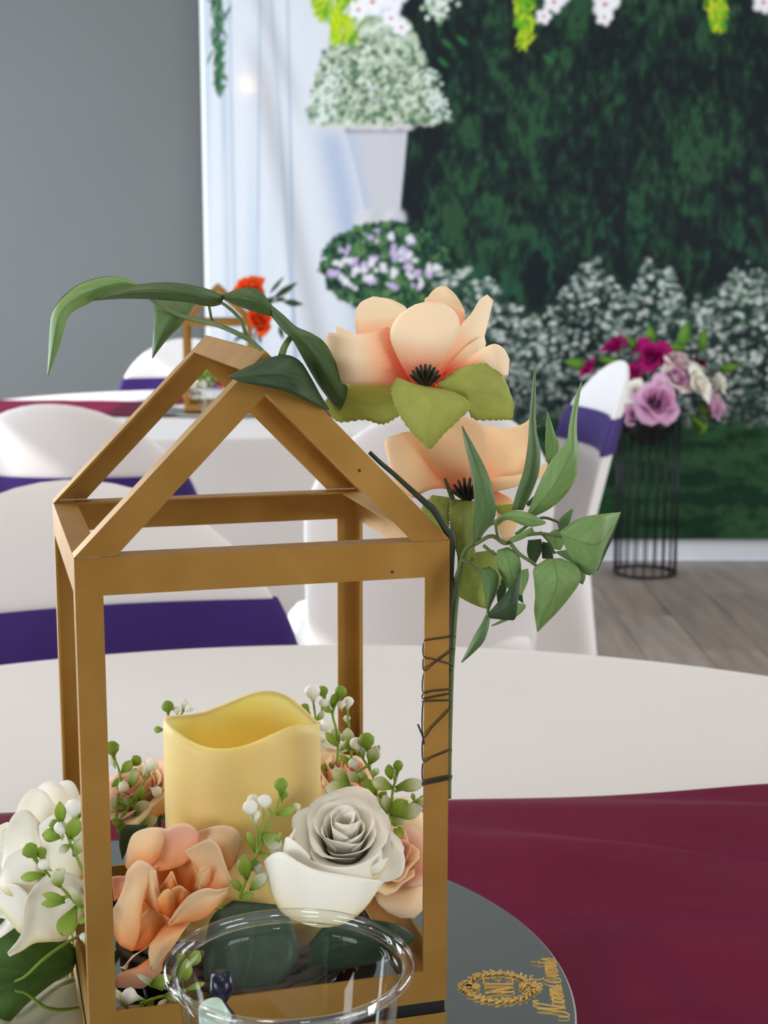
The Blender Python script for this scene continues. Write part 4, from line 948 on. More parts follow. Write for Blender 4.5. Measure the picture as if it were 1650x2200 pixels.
# ------------------------------------------------------------------ roses
def frame(axis, roll=0.0):
    z = np.array(axis, float); z /= np.linalg.norm(z); x = np.cross([0, 0, 1.0], z)
    x = np.array([1.0, 0, 0]) if np.linalg.norm(x) < 1e-3 else x / np.linalg.norm(x); y = np.cross(z, x)
    c, s = math.cos(roll), math.sin(roll); return np.stack([x * c + y * s, -x * s + y * c, z], 1)
def rose(name, label, C, axis, Rr, n, mats, seed, cat='flower', group=None, opening=1.0, cup=1.0, ruf=0.02, nu=11, nv=9, roll=0.0, sepals=True, outer=None):
    C = np.array(C, float); Fm = frame(axis, roll); rg = np.random.default_rng(seed)
    t_ = thing(name, tuple(C), label, cat, group)
    for i in range(n):
        t = (i + .5) / n; ph0 = i * 2.3999 + rg.uniform(-.25, .25)
        rt = Rr * (0.10 + 0.62 * opening * t ** 0.9); rb = Rr * (0.03 + 0.20 * t); h = Rr * (1.15 - 0.30 * t) * cup * rg.uniform(.94, 1.06)
        lip = Rr * opening * 0.42 * max(0, t - .25) ** 1.1; ha = R(112 - 52 * t) * rg.uniform(.9, 1.1); z0 = -Rr * .55 * cup
        if outer is not None and i >= n - outer: rt *= 1.12; lip *= 1.35; h *= .92
        w1, w2, w3 = rg.uniform(0, 6.28, 3); V = []; UV = []
        for j in range(nv):
            for k in range(nu):
                q = -1 + 2 * k / (nu - 1); s = j / (nv - 1)
                se = s * (1 - (0.20 + .10 * t) * abs(q) ** 2.6)
                a = ph0 + q * ha * (0.42 + 0.58 * math.sin(min(1, se * 1.25) * math.pi / 2))
                r = rb + (rt - rb) * se ** 0.8 + lip * max(0, (se - .55) / .45) ** 2 * 1.0
                z = z0 + h * se - lip * .75 * max(0, (se - .62) / .38) ** 2
                wv = Rr * ruf * (1 + 2.0 * t) * se ** 2 * (math.sin(q * 4.2 + w1) + .7 * math.sin(q * 7.5 + w2))
                r += wv; z += .6 * Rr * ruf * se ** 2 * math.sin(q * 5 + w3) * (1 + t)
                V.append(C + Fm @ np.array([r * math.cos(a), r * math.sin(a), z])); UV.append((k / (nu - 1), s * (0.55 + 0.45 * min(1, t * 1.3))))
        o = mk('petal', V, grid_faces(nu, nv), M[mats[int(rg.integers(len(mats)))]], t_, True, UV)
        md = o.modifiers.new('thickness', 'SOLIDIFY'); md.thickness = .0003; md.offset = 0
    if sepals:
        zb = -Rr * .55 * cup
        v, f = tube_data([C + Fm @ np.array([0, 0, zb * 1.9]), C + Fm @ np.array([0, 0, zb * 1.3]), C + Fm @ np.array([0, 0, zb * .95])], [Rr * .05, Rr * .09, Rr * .2], 8)
        mk('stem', v, f, M['stem'], t_)
    return t_
GRP = 'silk roses around the candle'
Z5 = lambda x, y: (230 + x * .1879, 1740 + y * .1879)
Z6 = lambda x, y: (540 + x * .2303, 1690 + y * .2303)
wf = rose('rose', 'white silk rose in front of the candle, right of the peach rose', G(742, 1812, .642), (0.03, -0.52, 0.85), .0300, 20, ['white'], 5, group=GRP, opening=.92, cup=1.1, ruf=.012, nu=13, nv=11)
def wpt(rows, d, **k): loft('petal', rows, d, 'white', wf, tf=Z6, swap=True, nu=10, nv=20, **k)
wpt([(290, 600, 280, 535), (200, 628, 230, 488), (148, 560, 190, 468)], [.640, .636], bulge=.001)
wpt([(1300, 498, 1240, 620), (1400, 575, 1230, 720), (1433, 700, 1180, 800), (1396, 830, 1110, 850), (1265, 892, 1060, 862)], [.640, .630, .624, .622, .622], bulge=-.003)
wpt([(420, 380, 330, 640), (330, 520, 300, 760), (420, 640, 420, 860), (600, 720, 600, 900)], [.632, .624, .620, .618], bulge=.002)
wpt([(118, 695, 190, 990), (200, 625, 240, 1110), (300, 612, 310, 1190), (420, 690, 420, 1250), (600, 775, 600, 1310), (800, 815, 790, 1300), (1000, 845, 950, 1230), (1150, 868, 1080, 1110), (1245, 885, 1220, 900)], [.630, .618, .610, .606, .606, .608, .616], bulge=.003)
wpt([(330, 520, 300, 720), (420, 610, 430, 850), (560, 690, 580, 900), (740, 745, 760, 930), (930, 745, 960, 920), (1100, 680, 1130, 880), (1215, 580, 1235, 800)], [.632, .621, .614, .611, .612, .618, .628], bulge=.002, lip=-.001)
wpt([(300, 560, 290, 680), (330, 470, 360, 760), (420, 520, 470, 820), (540, 640, 570, 860)], [.632, .623, .617, .614], bulge=.002)
wpt([(1040, 770, 1050, 850), (1130, 735, 1140, 830), (1210, 690, 1220, 790), (1278, 662, 1270, 680)], [.618, .618, .622], bulge=.001)
pr = thing('rose', tuple(G(372, 1920, .655)), 'open peach silk rose just inside the left front post of the lantern', 'flower', GRP)
def ppt(rows, d, m='peach', **k): k.setdefault('bulge', -.003); k.setdefault('lip', -.0022); loft('petal', rows, d, m, pr, tf=Z5, swap=True, nu=13, nv=20, **k)
ppt([(120, 1000, 130, 1400), (300, 560, 300, 1560), (600, 380, 600, 1500), (900, 360, 900, 1340), (1200, 420, 1200, 1180), (1400, 560, 1380, 1000)], [.662, .660, .660, .660, .660, .662], 'peachdeep')
ppt([(1040, 250, 1000, 520), (1180, 200, 1150, 560), (1340, 177, 1280, 600), (1480, 230, 1380, 700), (1536, 340, 1480, 560)], [.654, .650, .648, .650], bulge=.003)
ppt([(1300, 560, 1300, 800), (1400, 560, 1400, 860), (1490, 560, 1430, 720)], [.652, .652], 'peachpink')
ppt([(60, 770, 85, 1050), (130, 757, 130, 1000), (225, 762, 190, 930)], [.648, .650], 'peachpink')
ppt([(500, 420, 480, 680), (580, 280, 600, 700), (680, 220, 720, 680), (850, 154, 850, 640), (980, 190, 960, 560), (1056, 290, 1040, 500)], [.650, .648, .646, .646, .648], 'peachpink', bulge=-.005)
ppt([(208, 620, 220, 660), (225, 480, 260, 690), (290, 288, 370, 640), (450, 211, 470, 640), (600, 203, 520, 640), (682, 222, 600, 560)], [.650, .647, .645, .645, .648], bulge=.003)
ppt([(480, 690, 470, 1000), (600, 640, 600, 960), (720, 570, 760, 940), (840, 500, 860, 960), (960, 530, 940, 990), (1052, 760, 1000, 920)], [.647, .652, .656, .656, .650, .644], 'peachdeep', bulge=-.006)
ppt([(890, 470, 960, 580), (1000, 410, 1052, 740), (1170, 337, 1062, 870), (1280, 430, 1180, 905), (1350, 620, 1290, 935), (1418, 800, 1380, 915)], [.646, .640, .636, .634, .632, .634], bulge=-.004, ruf=.0006)
ppt([(1008, 895, 1020, 925), (1045, 790, 1090, 905), (1060, 690, 1160, 870), (1140, 650, 1202, 700)], [.640, .636, .634], bulge=.002)
ppt([(378, 860, 390, 960), (420, 740, 480, 1100), (490, 676, 600, 1180), (560, 690, 640, 1200)], [.642, .640, .638, .640], bulge=.003)
ppt([(600, 900, 640, 1000), (690, 770, 720, 990), (745, 706, 770, 960), (805, 870, 810, 900)], [.645, .642, .641, .642], 'peachdeep', bulge=.002)
ppt([(742, 898, 780, 1180), (830, 866, 840, 1120), (900, 910, 890, 1060), (948, 960, 935, 985)], [.640, .637, .637, .639], 'peachdeep', bulge=.003)
ppt([(556, 1050, 575, 1100), (640, 930, 640, 1180), (720, 912, 720, 1230), (775, 1010, 775, 1190)], [.640, .635, .634, .636], 'peachdeep', bulge=.003)
ppt([(280, 1540, 290, 1610), (370, 1250, 400, 1600), (480, 1138, 500, 1540), (600, 1165, 610, 1420), (715, 1250, 705, 1330)], [.636, .640, .644, .644, .642], 'peachdeep', bulge=-.003)
ppt([(68, 1130, 70, 1400), (130, 1020, 140, 1535), (200, 860, 230, 1590), (240, 690, 310, 1605), (360, 575, 370, 1420), (480, 620, 410, 1080), (530, 670, 470, 980)], [.646, .638, .634, .632, .632, .636, .640], bulge=-.004, ruf=.0006)
ppt([(698, 1300, 715, 1330), (820, 1110, 860, 1290), (960, 965, 1000, 1280), (1130, 898, 1120, 1230), (1260, 915, 1240, 1130), (1395, 885, 1350, 1010)], [.634, .630, .627, .626, .628, .632], bulge=-.003, ruf=.0008)
rose('rose', 'white silk rose leaning out at the left side of the lantern', G(92, 1860, .690), (-0.60, -0.30, 0.62), .0400, 22, ['white'], 21, group=GRP, opening=.95, cup=1.25, ruf=.03, nu=13, nv=11, outer=5)
rose('rose', 'peach silk rose behind the white one, against the right front post', G(838, 1850, .694), (0.10, -0.70, 0.60), .0250, 12, ['peach', 'peachpink'], 31, group=GRP, opening=1.1, cup=1.0, ruf=.03, outer=4)
rose('rose', 'peach silk rose half hidden behind the right side of the candle', G(735, 1690, .745), (0.45, -0.25, 0.80), .0270, 14, ['peach', 'peachpink'], 33, group=GRP, opening=1.0, ruf=.03)
rose('rose', 'peach silk rose between the left post and the candle', G(306, 1705, .735), (-0.45, -0.35, 0.70), .0260, 14, ['peach', 'peachpink'], 34, group=GRP, opening=1.0, ruf=.03)
rose('rose', 'white silk rose low behind the candle at the right', G(690, 1600, .775), (0.30, 0.1, 0.80), .0230, 12, ['white'], 35, group=GRP, opening=1.0, ruf=.02)
# loose lower petals of the peach rose and of the left white rose
loft('petal', [(720, 1300, 640, 1330), (560, 1480, 470, 1560), (420, 1600, 330, 1650), (280, 1680, 200, 1790), (220, 1840, 150, 1800)], [.640, .634, .632, .634], 'peach', pr, .002, tf=Z5, ruf=.001)
loft('petal', [(1000, 1240, 700, 1310), (900, 1350, 520, 1500), (760, 1560, 475, 1620), (640, 1700, 490, 1760), (560, 1840, 500, 1830)], [.636, .628, .626, .628], 'peach', pr, .004, tf=Z5, ruf=.001)
loft('petal', [(700, 1640, 480, 1700), (640, 1760, 330, 1800), (620, 1860, 120, 1880), (480, 1990, 90, 2010), (400, 2040, 140, 2030)], [.646, .642, .640, .642], 'peachpink', pr, .003, tf=Z5)
wl = [o for o in bpy.data.objects if o.get('label') == 'white silk rose leaning out at the left side of the lantern'][0]
Z7 = lambda x, y: (x * .2546, 1640 + y * .2546)
def wlp(rows, d, **k): k['lip'] = -abs(k.get('lip', .0015)); loft('petal', rows, d, 'white', wl, tf=Z7, swap=True, nu=11, nv=20, **k)
wlp([(430, 260, 440, 560), (500, 165, 520, 640), (590, 146, 600, 640), (650, 210, 665, 600), (690, 330, 695, 520)], [.690, .684, .682, .684, .690], bulge=-.003, lip=.0015, ruf=.0008)
wlp([(250, 320, 300, 600), (330, 195, 370, 740), (430, 153, 470, 780), (530, 200, 570, 740), (590, 320, 610, 620)], [.678, .672, .669, .671, .677], bulge=-.004, lip=.0015, ruf=.0008)
wlp([(95, 520, 110, 760), (170, 330, 200, 880), (270, 222, 320, 940), (380, 240, 440, 920), (470, 360, 500, 800)], [.668, .662, .660, .661, .666], bulge=-.004, lip=.002, ruf=.0010)
wlp([(16, 800, 20, 960), (50, 570, 60, 1030), (130, 420, 170, 1060), (240, 400, 280, 1040), (340, 500, 360, 960)], [.664, .656, .652, .652, .656], bulge=-.003, lip=.002, ruf=.001)
wlp([(8, 930, 0, 1040), (60, 790, 60, 1110), (170, 720, 180, 1120), (300, 740, 320, 1060)], [.658, .651, .648, .650], bulge=-.002, lip=.002, ruf=.001)
wlp([(330, 520, 340, 1000), (440, 440, 460, 1050), (560, 420, 590, 1040), (660, 430, 690, 980), (720, 500, 720, 900)], [.655, .651, .650, .652, .657], bulge=-.003)
wlp([(-20, 1070, -10, 1220), (60, 1020, 80, 1330), (150, 1030, 165, 1432), (240, 1100, 195, 1400)], [.660, .652, .648, .648], bulge=-.002)
wlp([(62, 1600, 80, 1630), (180, 1440, 190, 1580), (215, 1170, 290, 1518), (330, 1000, 420, 1505), (470, 920, 560, 1485), (640, 940, 690, 1300), (722, 1080, 722, 1200)], [.645, .643, .642, .642, .646, .652, .658], bulge=.002, lip=.006)
bl = thing('rose_leaf', tuple(G(165, 2060, .672)), 'large dark green rose leaf at the lower left beside the lantern foot', 'leaf', 'rose leaves around the candle')
loft('blade', [(470, 1735, 488, 1900), (430, 1690, 492, 2060), (300, 1660, 440, 2130), (150, 1610, 250, 2170), (0, 1540, 60, 2190), (-120, 1600, -60, 2160), (-220, 1800, -200, 1900)], [.680, .676, .668, .660, .655], 'roseleaf', bl, .006, .004, tf=Z3, nv=24)
stem('vein_stalk', [(560, 1620), (440, 1680), (280, 1790), (160, 1900), (90, 1935)], [.672, .655, .652], [.0007, .0009, .0005], 'stemlight', bl, Z3)
bl2 = thing('rose_leaf', tuple(G(560, 2160, .640)), 'dark grey-green rounded rose leaf seen through the clear cup', 'leaf', 'rose leaves around the candle')
loft('blade', [(500, 1935, 610, 1945), (455, 1970, 632, 2000), (440, 2040, 640, 2050), (440, 2110, 612, 2100), (470, 2170, 560, 2160)], [.648, .640, .634, .630], 'darkleaf', bl2, .005, nv=20)
bl3 = thing('rose_leaf', tuple(G(258, 1800, .70)), 'narrow dark leaf between the left front post and the peach rose', 'leaf', 'rose leaves around the candle')
loft('blade', [(760, 1180, 800, 1100), (740, 1080, 850, 1040), (750, 1000, 900, 990), (790, 960, 920, 960)], [.705, .70, .70], 'darkleaf', bl3, .002, tf=Z3, nv=12)
loft('blade', [(985, 990, 1000, 990), (970, 900, 1005, 900), (978, 820, 1008, 830), (985, 780, 990, 780)], [.735, .73], 'darkleaf', bl3, .001, tf=Z3, nv=10)
bl5 = thing('rose_leaf', tuple(G(760, 2060, .650)), 'dark leaf lying under the front white rose, behind the clear cup', 'leaf', 'rose leaves around the candle')  # leaf added where the lantern interior is only in shade
loft('blade', [(640, 2060, 650, 2100), (700, 1990, 720, 2085), (780, 1975, 800, 2070), (850, 1985, 860, 2040), (890, 2010, 888, 2020)], [.648, .650, .656, .664], 'darkleaf', bl5, .003, nv=14)
bl4 = thing('rose_leaf', tuple(G(500, 1950, .66)), 'dark leaf tucked between the peach rose and the front white rose', 'leaf', 'rose leaves around the candle')
loft('blade', [(470, 1990, 560, 1990), (455, 1940, 585, 1930), (490, 1880, 590, 1870), (540, 1830, 575, 1830)], [.660, .664, .67], 'darkleaf', bl4, .003, nv=14)

vb = thing('vine_ring', (CC[0], CC[1], MZ), 'dark brown twig ring lying around the foot of the candle', 'wreath base')  # brown strands added to stand for shade inside the lantern
rnd = random.Random(8)
for k in range(9):
    ph = rnd.uniform(0, 6.28); ro = .0475 + rnd.uniform(0, .013); zz_ = MZ + .0045 + rnd.uniform(0, .018)
    P = [(CC[0] + (ro + .003 * math.sin(5 * a + ph)) * math.cos(a), CC[1] + (ro + .003 * math.sin(5 * a + ph)) * math.sin(a), zz_ + .0022 * math.sin(3 * a + ph)) for a in np.linspace(0, 2 * math.pi, 60, endpoint=False)]
    MB().tube(P, .0020, 6, True).build('twig', M['twig'], vb, True)

# ------------------------------------------------------------------ bud sprigs
def bud(parent, kind, b, t, Y0, Y1, wr):
    P0 = G(b[0], b[1], Y0); P1 = G(t[0], t[1], Y1); ax = P1 - P0; L = np.linalg.norm(ax); Fm = frame(ax)
    mt = {'w': 'budw', 'g': 'budg', 'l': 'budl', 'p': 'budp'}[kind]; V = []; UV = []
    if kind in 'wg':
        prof = [(0, .03), (.18, .10), (.38, .20), (.55, .42), (.72, .5), (.88, .36), (.97, .16), (1.0, .01)]; seg = 10
        for (s, r) in prof:
            for k in range(seg):
                a = 2 * math.pi * k / seg; V.append(P0 + Fm @ np.array([r * wr * L * math.cos(a), r * wr * L * math.sin(a), s * L])); UV.append((k / seg, s))
        mk('bud', V, grid_faces(seg, len(prof), True), M[mt], parent, True, UV)
    else:
        nu, nv = 5, 9
        cam_ = np.array([0, 0, CZ]) - P0; sd = np.cross(ax, cam_); sd /= np.linalg.norm(sd); nr = np.cross(sd, ax); nr /= np.linalg.norm(nr)
        for j in range(nv):
            s = j / (nv - 1); hw = .5 * wr * L * (math.sin(math.pi * s ** 1.35) ** .75 if 0 < s < 1 else .03) + .02 * L
            for k in range(nu):
                q = -1 + 2 * k / (nu - 1); V.append(P0 + ax * s + sd * q * hw + nr * (L * (.10 * math.sin(math.pi * s) + .10 * wr * q * q))); UV.append(((q + 1) / 2, s))
        o = mk('leaflet', V, grid_faces(nu, nv), M[mt], parent, True, UV)
        md = o.modifiers.new('thickness', 'SOLIDIFY'); md.thickness = .0006; md.offset = 0
def sprig(label, Y, stems, items, r=.0007, matn='stemlight'):
    base = stems[0][0]; t = thing('bud_sprig', tuple(G(base[0], base[1], Y)), label, 'sprig', 'white and green bud sprigs around the candle')
    for s in stems: stem('stem', s, Y, [r * 1.2, r * .8], matn, t, seg=6)
    for k, it in enumerate(items):
        kind, bx, by, tx, ty = it[:5]; dz = (-.004, .002, -.002, .004)[k % 4]
        bud(t, kind, (bx, by), (tx, ty), Y, Y + dz, it[5] if len(it) > 5 else {'w': .68, 'g': .66, 'l': .5, 'p': .55}[kind])
sprig('bud sprig in front of the left white rose, reaching left and up', .634,
      [[(200, 1880), (180, 1872), (160, 1830), (149, 1806), (135, 1765)], [(149, 1806), (163, 1800)], [(135, 1770), (118, 1784)]],
      [('l', 131, 1770, 128, 1722, .36), ('g', 126, 1795, 113, 1760), ('w', 134, 1806, 130, 1765), ('l', 138, 1797, 92, 1793), ('l', 152, 1800, 166, 1755), ('w', 160, 1820, 166, 1772), ('w', 160, 1770, 158, 1718), ('p', 168, 1760, 176, 1715), ('p', 152, 1815, 126, 1830), ('p', 158, 1840, 178, 1800)])
sprig('bud sprig low in front of the left white rose, spreading left', .630,
      [[(205, 1975), (181, 1958), (155, 1932), (135, 1910), (112, 1888), (95, 1868)], [(100, 1875), (72, 1845)], [(150, 1925), (118, 1932)]],
      [('g', 82, 1852, 56, 1815), ('g', 98, 1856, 84, 1820), ('w', 112, 1872, 84, 1850), ('l', 98, 1878, 46, 1886, .3), ('l', 140, 1932, 92, 1921, .3), ('l', 140, 1938, 90, 1942, .3), ('p', 178, 1950, 150, 1905, .25), ('l', 165, 1945, 133, 2008, .45), ('p', 128, 1905, 118, 1870), ('p', 110, 1885, 140, 1868), ('l', 185, 1965, 172, 1985), ('w', 182, 2030, 178, 2004)])
sprig('bud sprig between the left posts and the candle', .720,
      [[(262, 1800), (250, 1768), (255, 1700), (257, 1661), (246, 1630), (240, 1612)], [(256, 1662), (275, 1650), (288, 1640)], [(252, 1770), (285, 1720), (308, 1680), (322, 1662)], [(255, 1720), (285, 1730), (300, 1700)]],
      [('g', 246, 1634, 238, 1594), ('g', 272, 1652, 302, 1626), ('l', 262, 1660, 284, 1634), ('w', 306, 1672, 318, 1642), ('w', 318, 1662, 332, 1634), ('p', 280, 1692, 292, 1650), ('w', 252, 1706, 272, 1682), ('p', 272, 1740, 238, 1716), ('p', 290, 1748, 318, 1722), ('l', 282, 1768, 302, 1744), ('p', 300, 1772, 338, 1758), ('w', 248, 1652, 238, 1622), ('w', 318, 1690, 346, 1706), ('l', 240, 1690, 262, 1672), ('l', 300, 1720, 306, 1690), ('l', 250, 1790, 275, 1766), ('l', 262, 1772, 240, 1760), ('p', 290, 1718, 262, 1722)])
sprig('two small bud tips peeking over the left rim of the candle', .760,
      [[(372, 1600), (364, 1560), (361, 1535)], [(376, 1590), (388, 1540), (396, 1525)]],
      [('g', 362, 1540, 359, 1507), ('w', 390, 1532, 400, 1500), ('w', 382, 1540, 378, 1518), ('l', 352, 1568, 332, 1567), ('w', 400, 1530, 410, 1518)])
sprig('tall bud sprig behind the right side of the candle', .745,
      [[(690, 1660), (680, 1600), (678, 1545), (672, 1500)], [(700, 1655), (722, 1640), (726, 1605), (722, 1565), (715, 1535), (725, 1500)], [(755, 1630), (752, 1588), (749, 1550), (747, 1525)], [(715, 1535), (698, 1505)]],
      [('w', 674, 1515, 670, 1472), ('g', 700, 1510, 690, 1473), ('g', 724, 1510, 736, 1474), ('w', 746, 1532, 750, 1496), ('g', 668, 1534, 648, 1516), ('l', 714, 1520, 720, 1490), ('w', 690, 1530, 698, 1502), ('w', 714, 1524, 710, 1502), ('l', 716, 1530, 690, 1520, .3), ('p', 680, 1548, 696, 1530), ('l', 726, 1604, 700, 1574, .35), ('p', 728, 1600, 716, 1566), ('p', 748, 1600, 746, 1564), ('w', 748, 1560, 744, 1536), ('w', 734, 1530, 732, 1506), ('l', 730, 1612, 752, 1600, .3), ('l', 712, 1640, 690, 1650, .4)])
sprig('leafy bud sprig right of the candle, above the front white rose', .715,
      [[(822, 1770), (817, 1742), (808, 1700), (800, 1665), (786, 1640), (772, 1620), (757, 1612)], [(795, 1655), (791, 1620), (787, 1600)], [(812, 1700), (780, 1700), (748, 1685), (728, 1680)], [(790, 1645), (765, 1660)]],
      [('g', 792, 1622, 785, 1576), ('g', 772, 1622, 742, 1588), ('w', 770, 1622, 762, 1585), ('w', 782, 1632, 778, 1592), ('p', 796, 1640, 808, 1602), ('l', 794, 1642, 815, 1601, .3), ('w', 766, 1660, 756, 1630), ('p', 752, 1688, 716, 1652), ('p', 752, 1692, 697, 1696), ('p', 792, 1680, 766, 1656), ('l', 806, 1712, 784, 1672), ('p', 800, 1670, 812, 1650), ('p', 760, 1706, 730, 1716, .4), ('l', 764, 1650, 730, 1622, .3), ('p', 774, 1680, 748, 1660), ('p', 765, 1720, 756, 1700), ('l', 815, 1720, 830, 1700)])
sprig('bud sprig with pale-tipped leaves beside the right front post', .700,
      [[(845, 1790), (838, 1746), (842, 1715), (845, 1693), (852, 1668), (854, 1650)], [(835, 1760), (870, 1735), (912, 1708)], [(848, 1700), (880, 1692)]],
      [('g', 854, 1668, 856, 1634, .5), ('w', 846, 1680, 846, 1650, .5), ('l', 840, 1674, 834, 1642), ('p', 846, 1694, 800, 1676), ('p', 850, 1692, 912, 1682, .4), ('p', 836, 1748, 826, 1708), ('l', 840, 1752, 876, 1720, .7), ('p', 830, 1752, 784, 1712), ('p', 850, 1752, 908, 1736, .5), ('p', 838, 1768, 878, 1752), ('l', 846, 1772, 866, 1798, .6), ('l', 890, 1722, 886, 1704, .4), ('p', 892, 1724, 916, 1722, .5), ('l', 830, 1760, 822, 1735)])
sprig('upright bud sprig in front of the candle, between the two front roses', .632,
      [[(515, 1925), (522, 1907), (545, 1850), (571, 1795), (590, 1745), (603, 1711)], [(541, 1870), (553, 1820), (552, 1777)], [(560, 1810), (565, 1770), (568, 1745)], [(588, 1750), (578, 1738)]],
      [('g', 601, 1712, 605, 1674, .6), ('g', 604, 1725, 614, 1698), ('w', 566, 1748, 570, 1708), ('w', 550, 1748, 540, 1706), ('w', 545, 1760, 534, 1722), ('w', 550, 1776, 548, 1738), ('l', 594, 1750, 632, 1738, .4), ('p', 618, 1742, 645, 1730, .5), ('p', 562, 1790, 606, 1822, .55), ('l', 548, 1832, 532, 1786, .25), ('l', 530, 1890, 524, 1836, .4), ('w', 556, 1890, 552, 1852), ('p', 538, 1912, 574, 1876, .4), ('l', 520, 1916, 500, 1890, .5), ('l', 515, 1928, 545, 1922, .5), ('p', 520, 1880, 515, 1846, .4), ('l', 556, 1830, 582, 1846, .3), ('l', 470, 1952, 440, 1938, .6), ('l', 478, 1952, 462, 1936, .6), ('p', 540, 1850, 560, 1858, .4), ('l', 585, 1825, 604, 1788, .2)])
sprig('bud sprig lying at the lantern foot, left of the clear cup', .612,
      [[(400, 2128), (372, 2136), (330, 2146), (290, 2168), (225, 2196)], [(330, 2146), (300, 2156)]],
      [('w', 312, 2148, 262, 2136), ('p', 276, 2170, 248, 2126, .28), ('p', 352, 2140, 395, 2140), ('w', 366, 2144, 348, 2170), ('l', 322, 2118, 368, 2098, .4), ('p', 350, 2128, 294, 2094, .16), ('l', 270, 2176, 212, 2192, .3), ('l', 290, 2168, 300, 2200, .3), ('w', 262, 2180, 246, 2198), ('l', 330, 2146, 318, 2172, .35), ('l', 380, 2066, 396, 2050, .6), ('l', 402, 2078, 428, 2044, .7), ('l', 388, 2110, 402, 2060, .5), ('l', 396, 2128, 440, 2112, .25)])

# ------------------------------------------------------------------ clear cup with two sweets
def cup(Cx, Cy, zb, rt, h, label):
    t = thing('clear_cup', (Cx, Cy, zb), label, 'cup', 'clear plastic cups on the tables')
    rbm = rt * .72; n = 12
    prof = [(0.0, 0.0012), (rbm - .004, 0.0012), (rbm, .002)] + [(rbm + (rt - .0045 - rbm) * s, .002 + (h - .006) * s) for s in np.linspace(.1, 1, n)]
    inn = [(r - .0006, z + .0004) for (r, z) in prof[::-1]]; inn[-1] = (0, inn[-1][1])
    MB().lathe(prof + inn, seg=96).build('wall', M['plastic'], t, True, True)
    rp = [(rt - .0051, h - .0045), (rt - .0042, h - .0018), (rt - .0026, h - .0003), (rt - .0010, h), (rt, h - .0010), (rt + .0001, h - .0028), (rt - .0008, h - .0038), (rt - .0022, h - .0036), (rt - .0038, h - .0040), (rt - .0051, h - .0045)]
    MB().lathe(rp, seg=96).build('rolled_rim', M['rim'], t, True, True)
    return t
RC = G(622, 2062, .515); CUPB = MZ + 0.0003
cup(RC[0], RC[1], CUPB, 270 / F * .545, RC[2] - CUPB, 'clear plastic dessert cup in front of the near lantern')
def sweet(name, P, axis, L, r, mt, label, spots=None):
    P = np.array(P); Fm = frame(axis); t = thing(name, tuple(P), label, 'sweet', 'wrapped sweets in the clear cup')
    prof = [(-1.0, .55), (-.82, .75), (-.66, .18), (-.5, .7), (-.25, .96), (0, 1.0), (.25, .96), (.5, .7), (.66, .18), (.82, .75), (1.0, .55)]; V = []; seg = 18
    for (s, q) in prof:
        for k in range(seg):
            a = 2 * math.pi * k / seg; qq = q * (1 + (.18 * math.sin(9 * a) if abs(s) > .7 else 0)); V.append(P + Fm @ np.array([qq * r * math.cos(a), qq * r * math.sin(a), s * L]))
    o = mk('wrapper', V, grid_faces(seg, len(prof), True) + [tuple(range(seg))[::-1], tuple((len(prof) - 1) * seg + k for k in range(seg))], M[mt], t)
    for (a, s, rr, mm) in spots or ():
        c = Fm @ np.array([math.cos(R(a)), math.sin(R(a)), 0]); b = MB(); Q = P + Fm @ np.array([0, 0, s * L]) + c * r * .99
        f2 = frame(c); ring = [Q + f2 @ np.array([rr * math.cos(x), rr * math.sin(x), .0004]) for x in np.linspace(0, 2 * math.pi, 14, endpoint=False)]; low = [p - c * .0012 for p in ring]
        b.add(ring + low, [tuple(range(14))] + [(i, (i + 1) % 14, 14 + (i + 1) % 14, 14 + i) for i in range(14)]); b.build('printed_spot', M[mm], t, True)
tp = G(474, 2092, .512); bt = np.array([RC[0] - .022, RC[1] + .004, CUPB + .0035]); ax_ = tp - bt; hl = np.linalg.norm(ax_) / 2
sweet('wrapped_sweet', (tp + bt) / 2, ax_, hl, .0062, 'candyn', 'navy wrapped sweet stick with red and white spots leaning in the clear cup', [(a, b, c, d) for (a, b, c, d) in ((-60, .25, .0026, 'candyr'), (-110, .1, .0026, 'candyw'), (-85, .42, .0020, 'candyw'), (-120, .38, .0018, 'candyr'), (-75, -.1, .0024, 'candyw'), (-100, -.3, .0024, 'candyr'))])
tp = G(452, 2160, .492); bt = np.array([RC[0] - .010, RC[1] - .012, CUPB + .0035]); ax_ = tp - bt; hl = np.linalg.norm(ax_) / 2
sweet('wrapped_sweet', (tp + bt) / 2, ax_, hl, .0080, 'candym', 'pale mint wrapped sweet stick leaning at the front of the clear cup')

# ------------------------------------------------------------------ flower stand by the backdrop
SB_ = GZ(1385, 1232, 0.0); sx, sy = SB_[0], SB_[1]; SR = 66.5 * sy / F
ST = G(1395, 900, sy)[2]
stn = thing('flower_stand', (sx, sy, 0), 'black wire cylinder flower stand holding a pink bouquet near the backdrop', 'flower stand')
def ring_(r, z, rr): a = np.linspace(0, 2 * math.pi, 48, endpoint=False); return np.stack([sx + r * np.cos(a), sy + r * np.sin(a), np.full(48, z)], 1), rr
for z in (.006, ST): p, rr = ring_(SR, z, .006); MB().tube(p, rr, 8, True).build('ring', M['black'], stn, True)
for k in range(20):
    a = 2 * math.pi * (k + .3) / 20
    MB().tube([(sx + SR * math.cos(a), sy + SR * math.sin(a), .006), (sx + SR * math.cos(a), sy + SR * math.sin(a), ST)], .0030, 6).build('rod', M['black'], stn, True)
BR = .098
MB().lathe([(.0, -BR), (.035, -.092), (.062, -.075), (.083, -.052), (.095, -.025), (.098, 0), (.094, .0), (.09, -.025), (.05, -.07), (0, -.085)], (sx, sy, ST + .0), 32).build('bowl', M['black'], stn, True)
GB = 'flowers in the bouquet on the black stand'
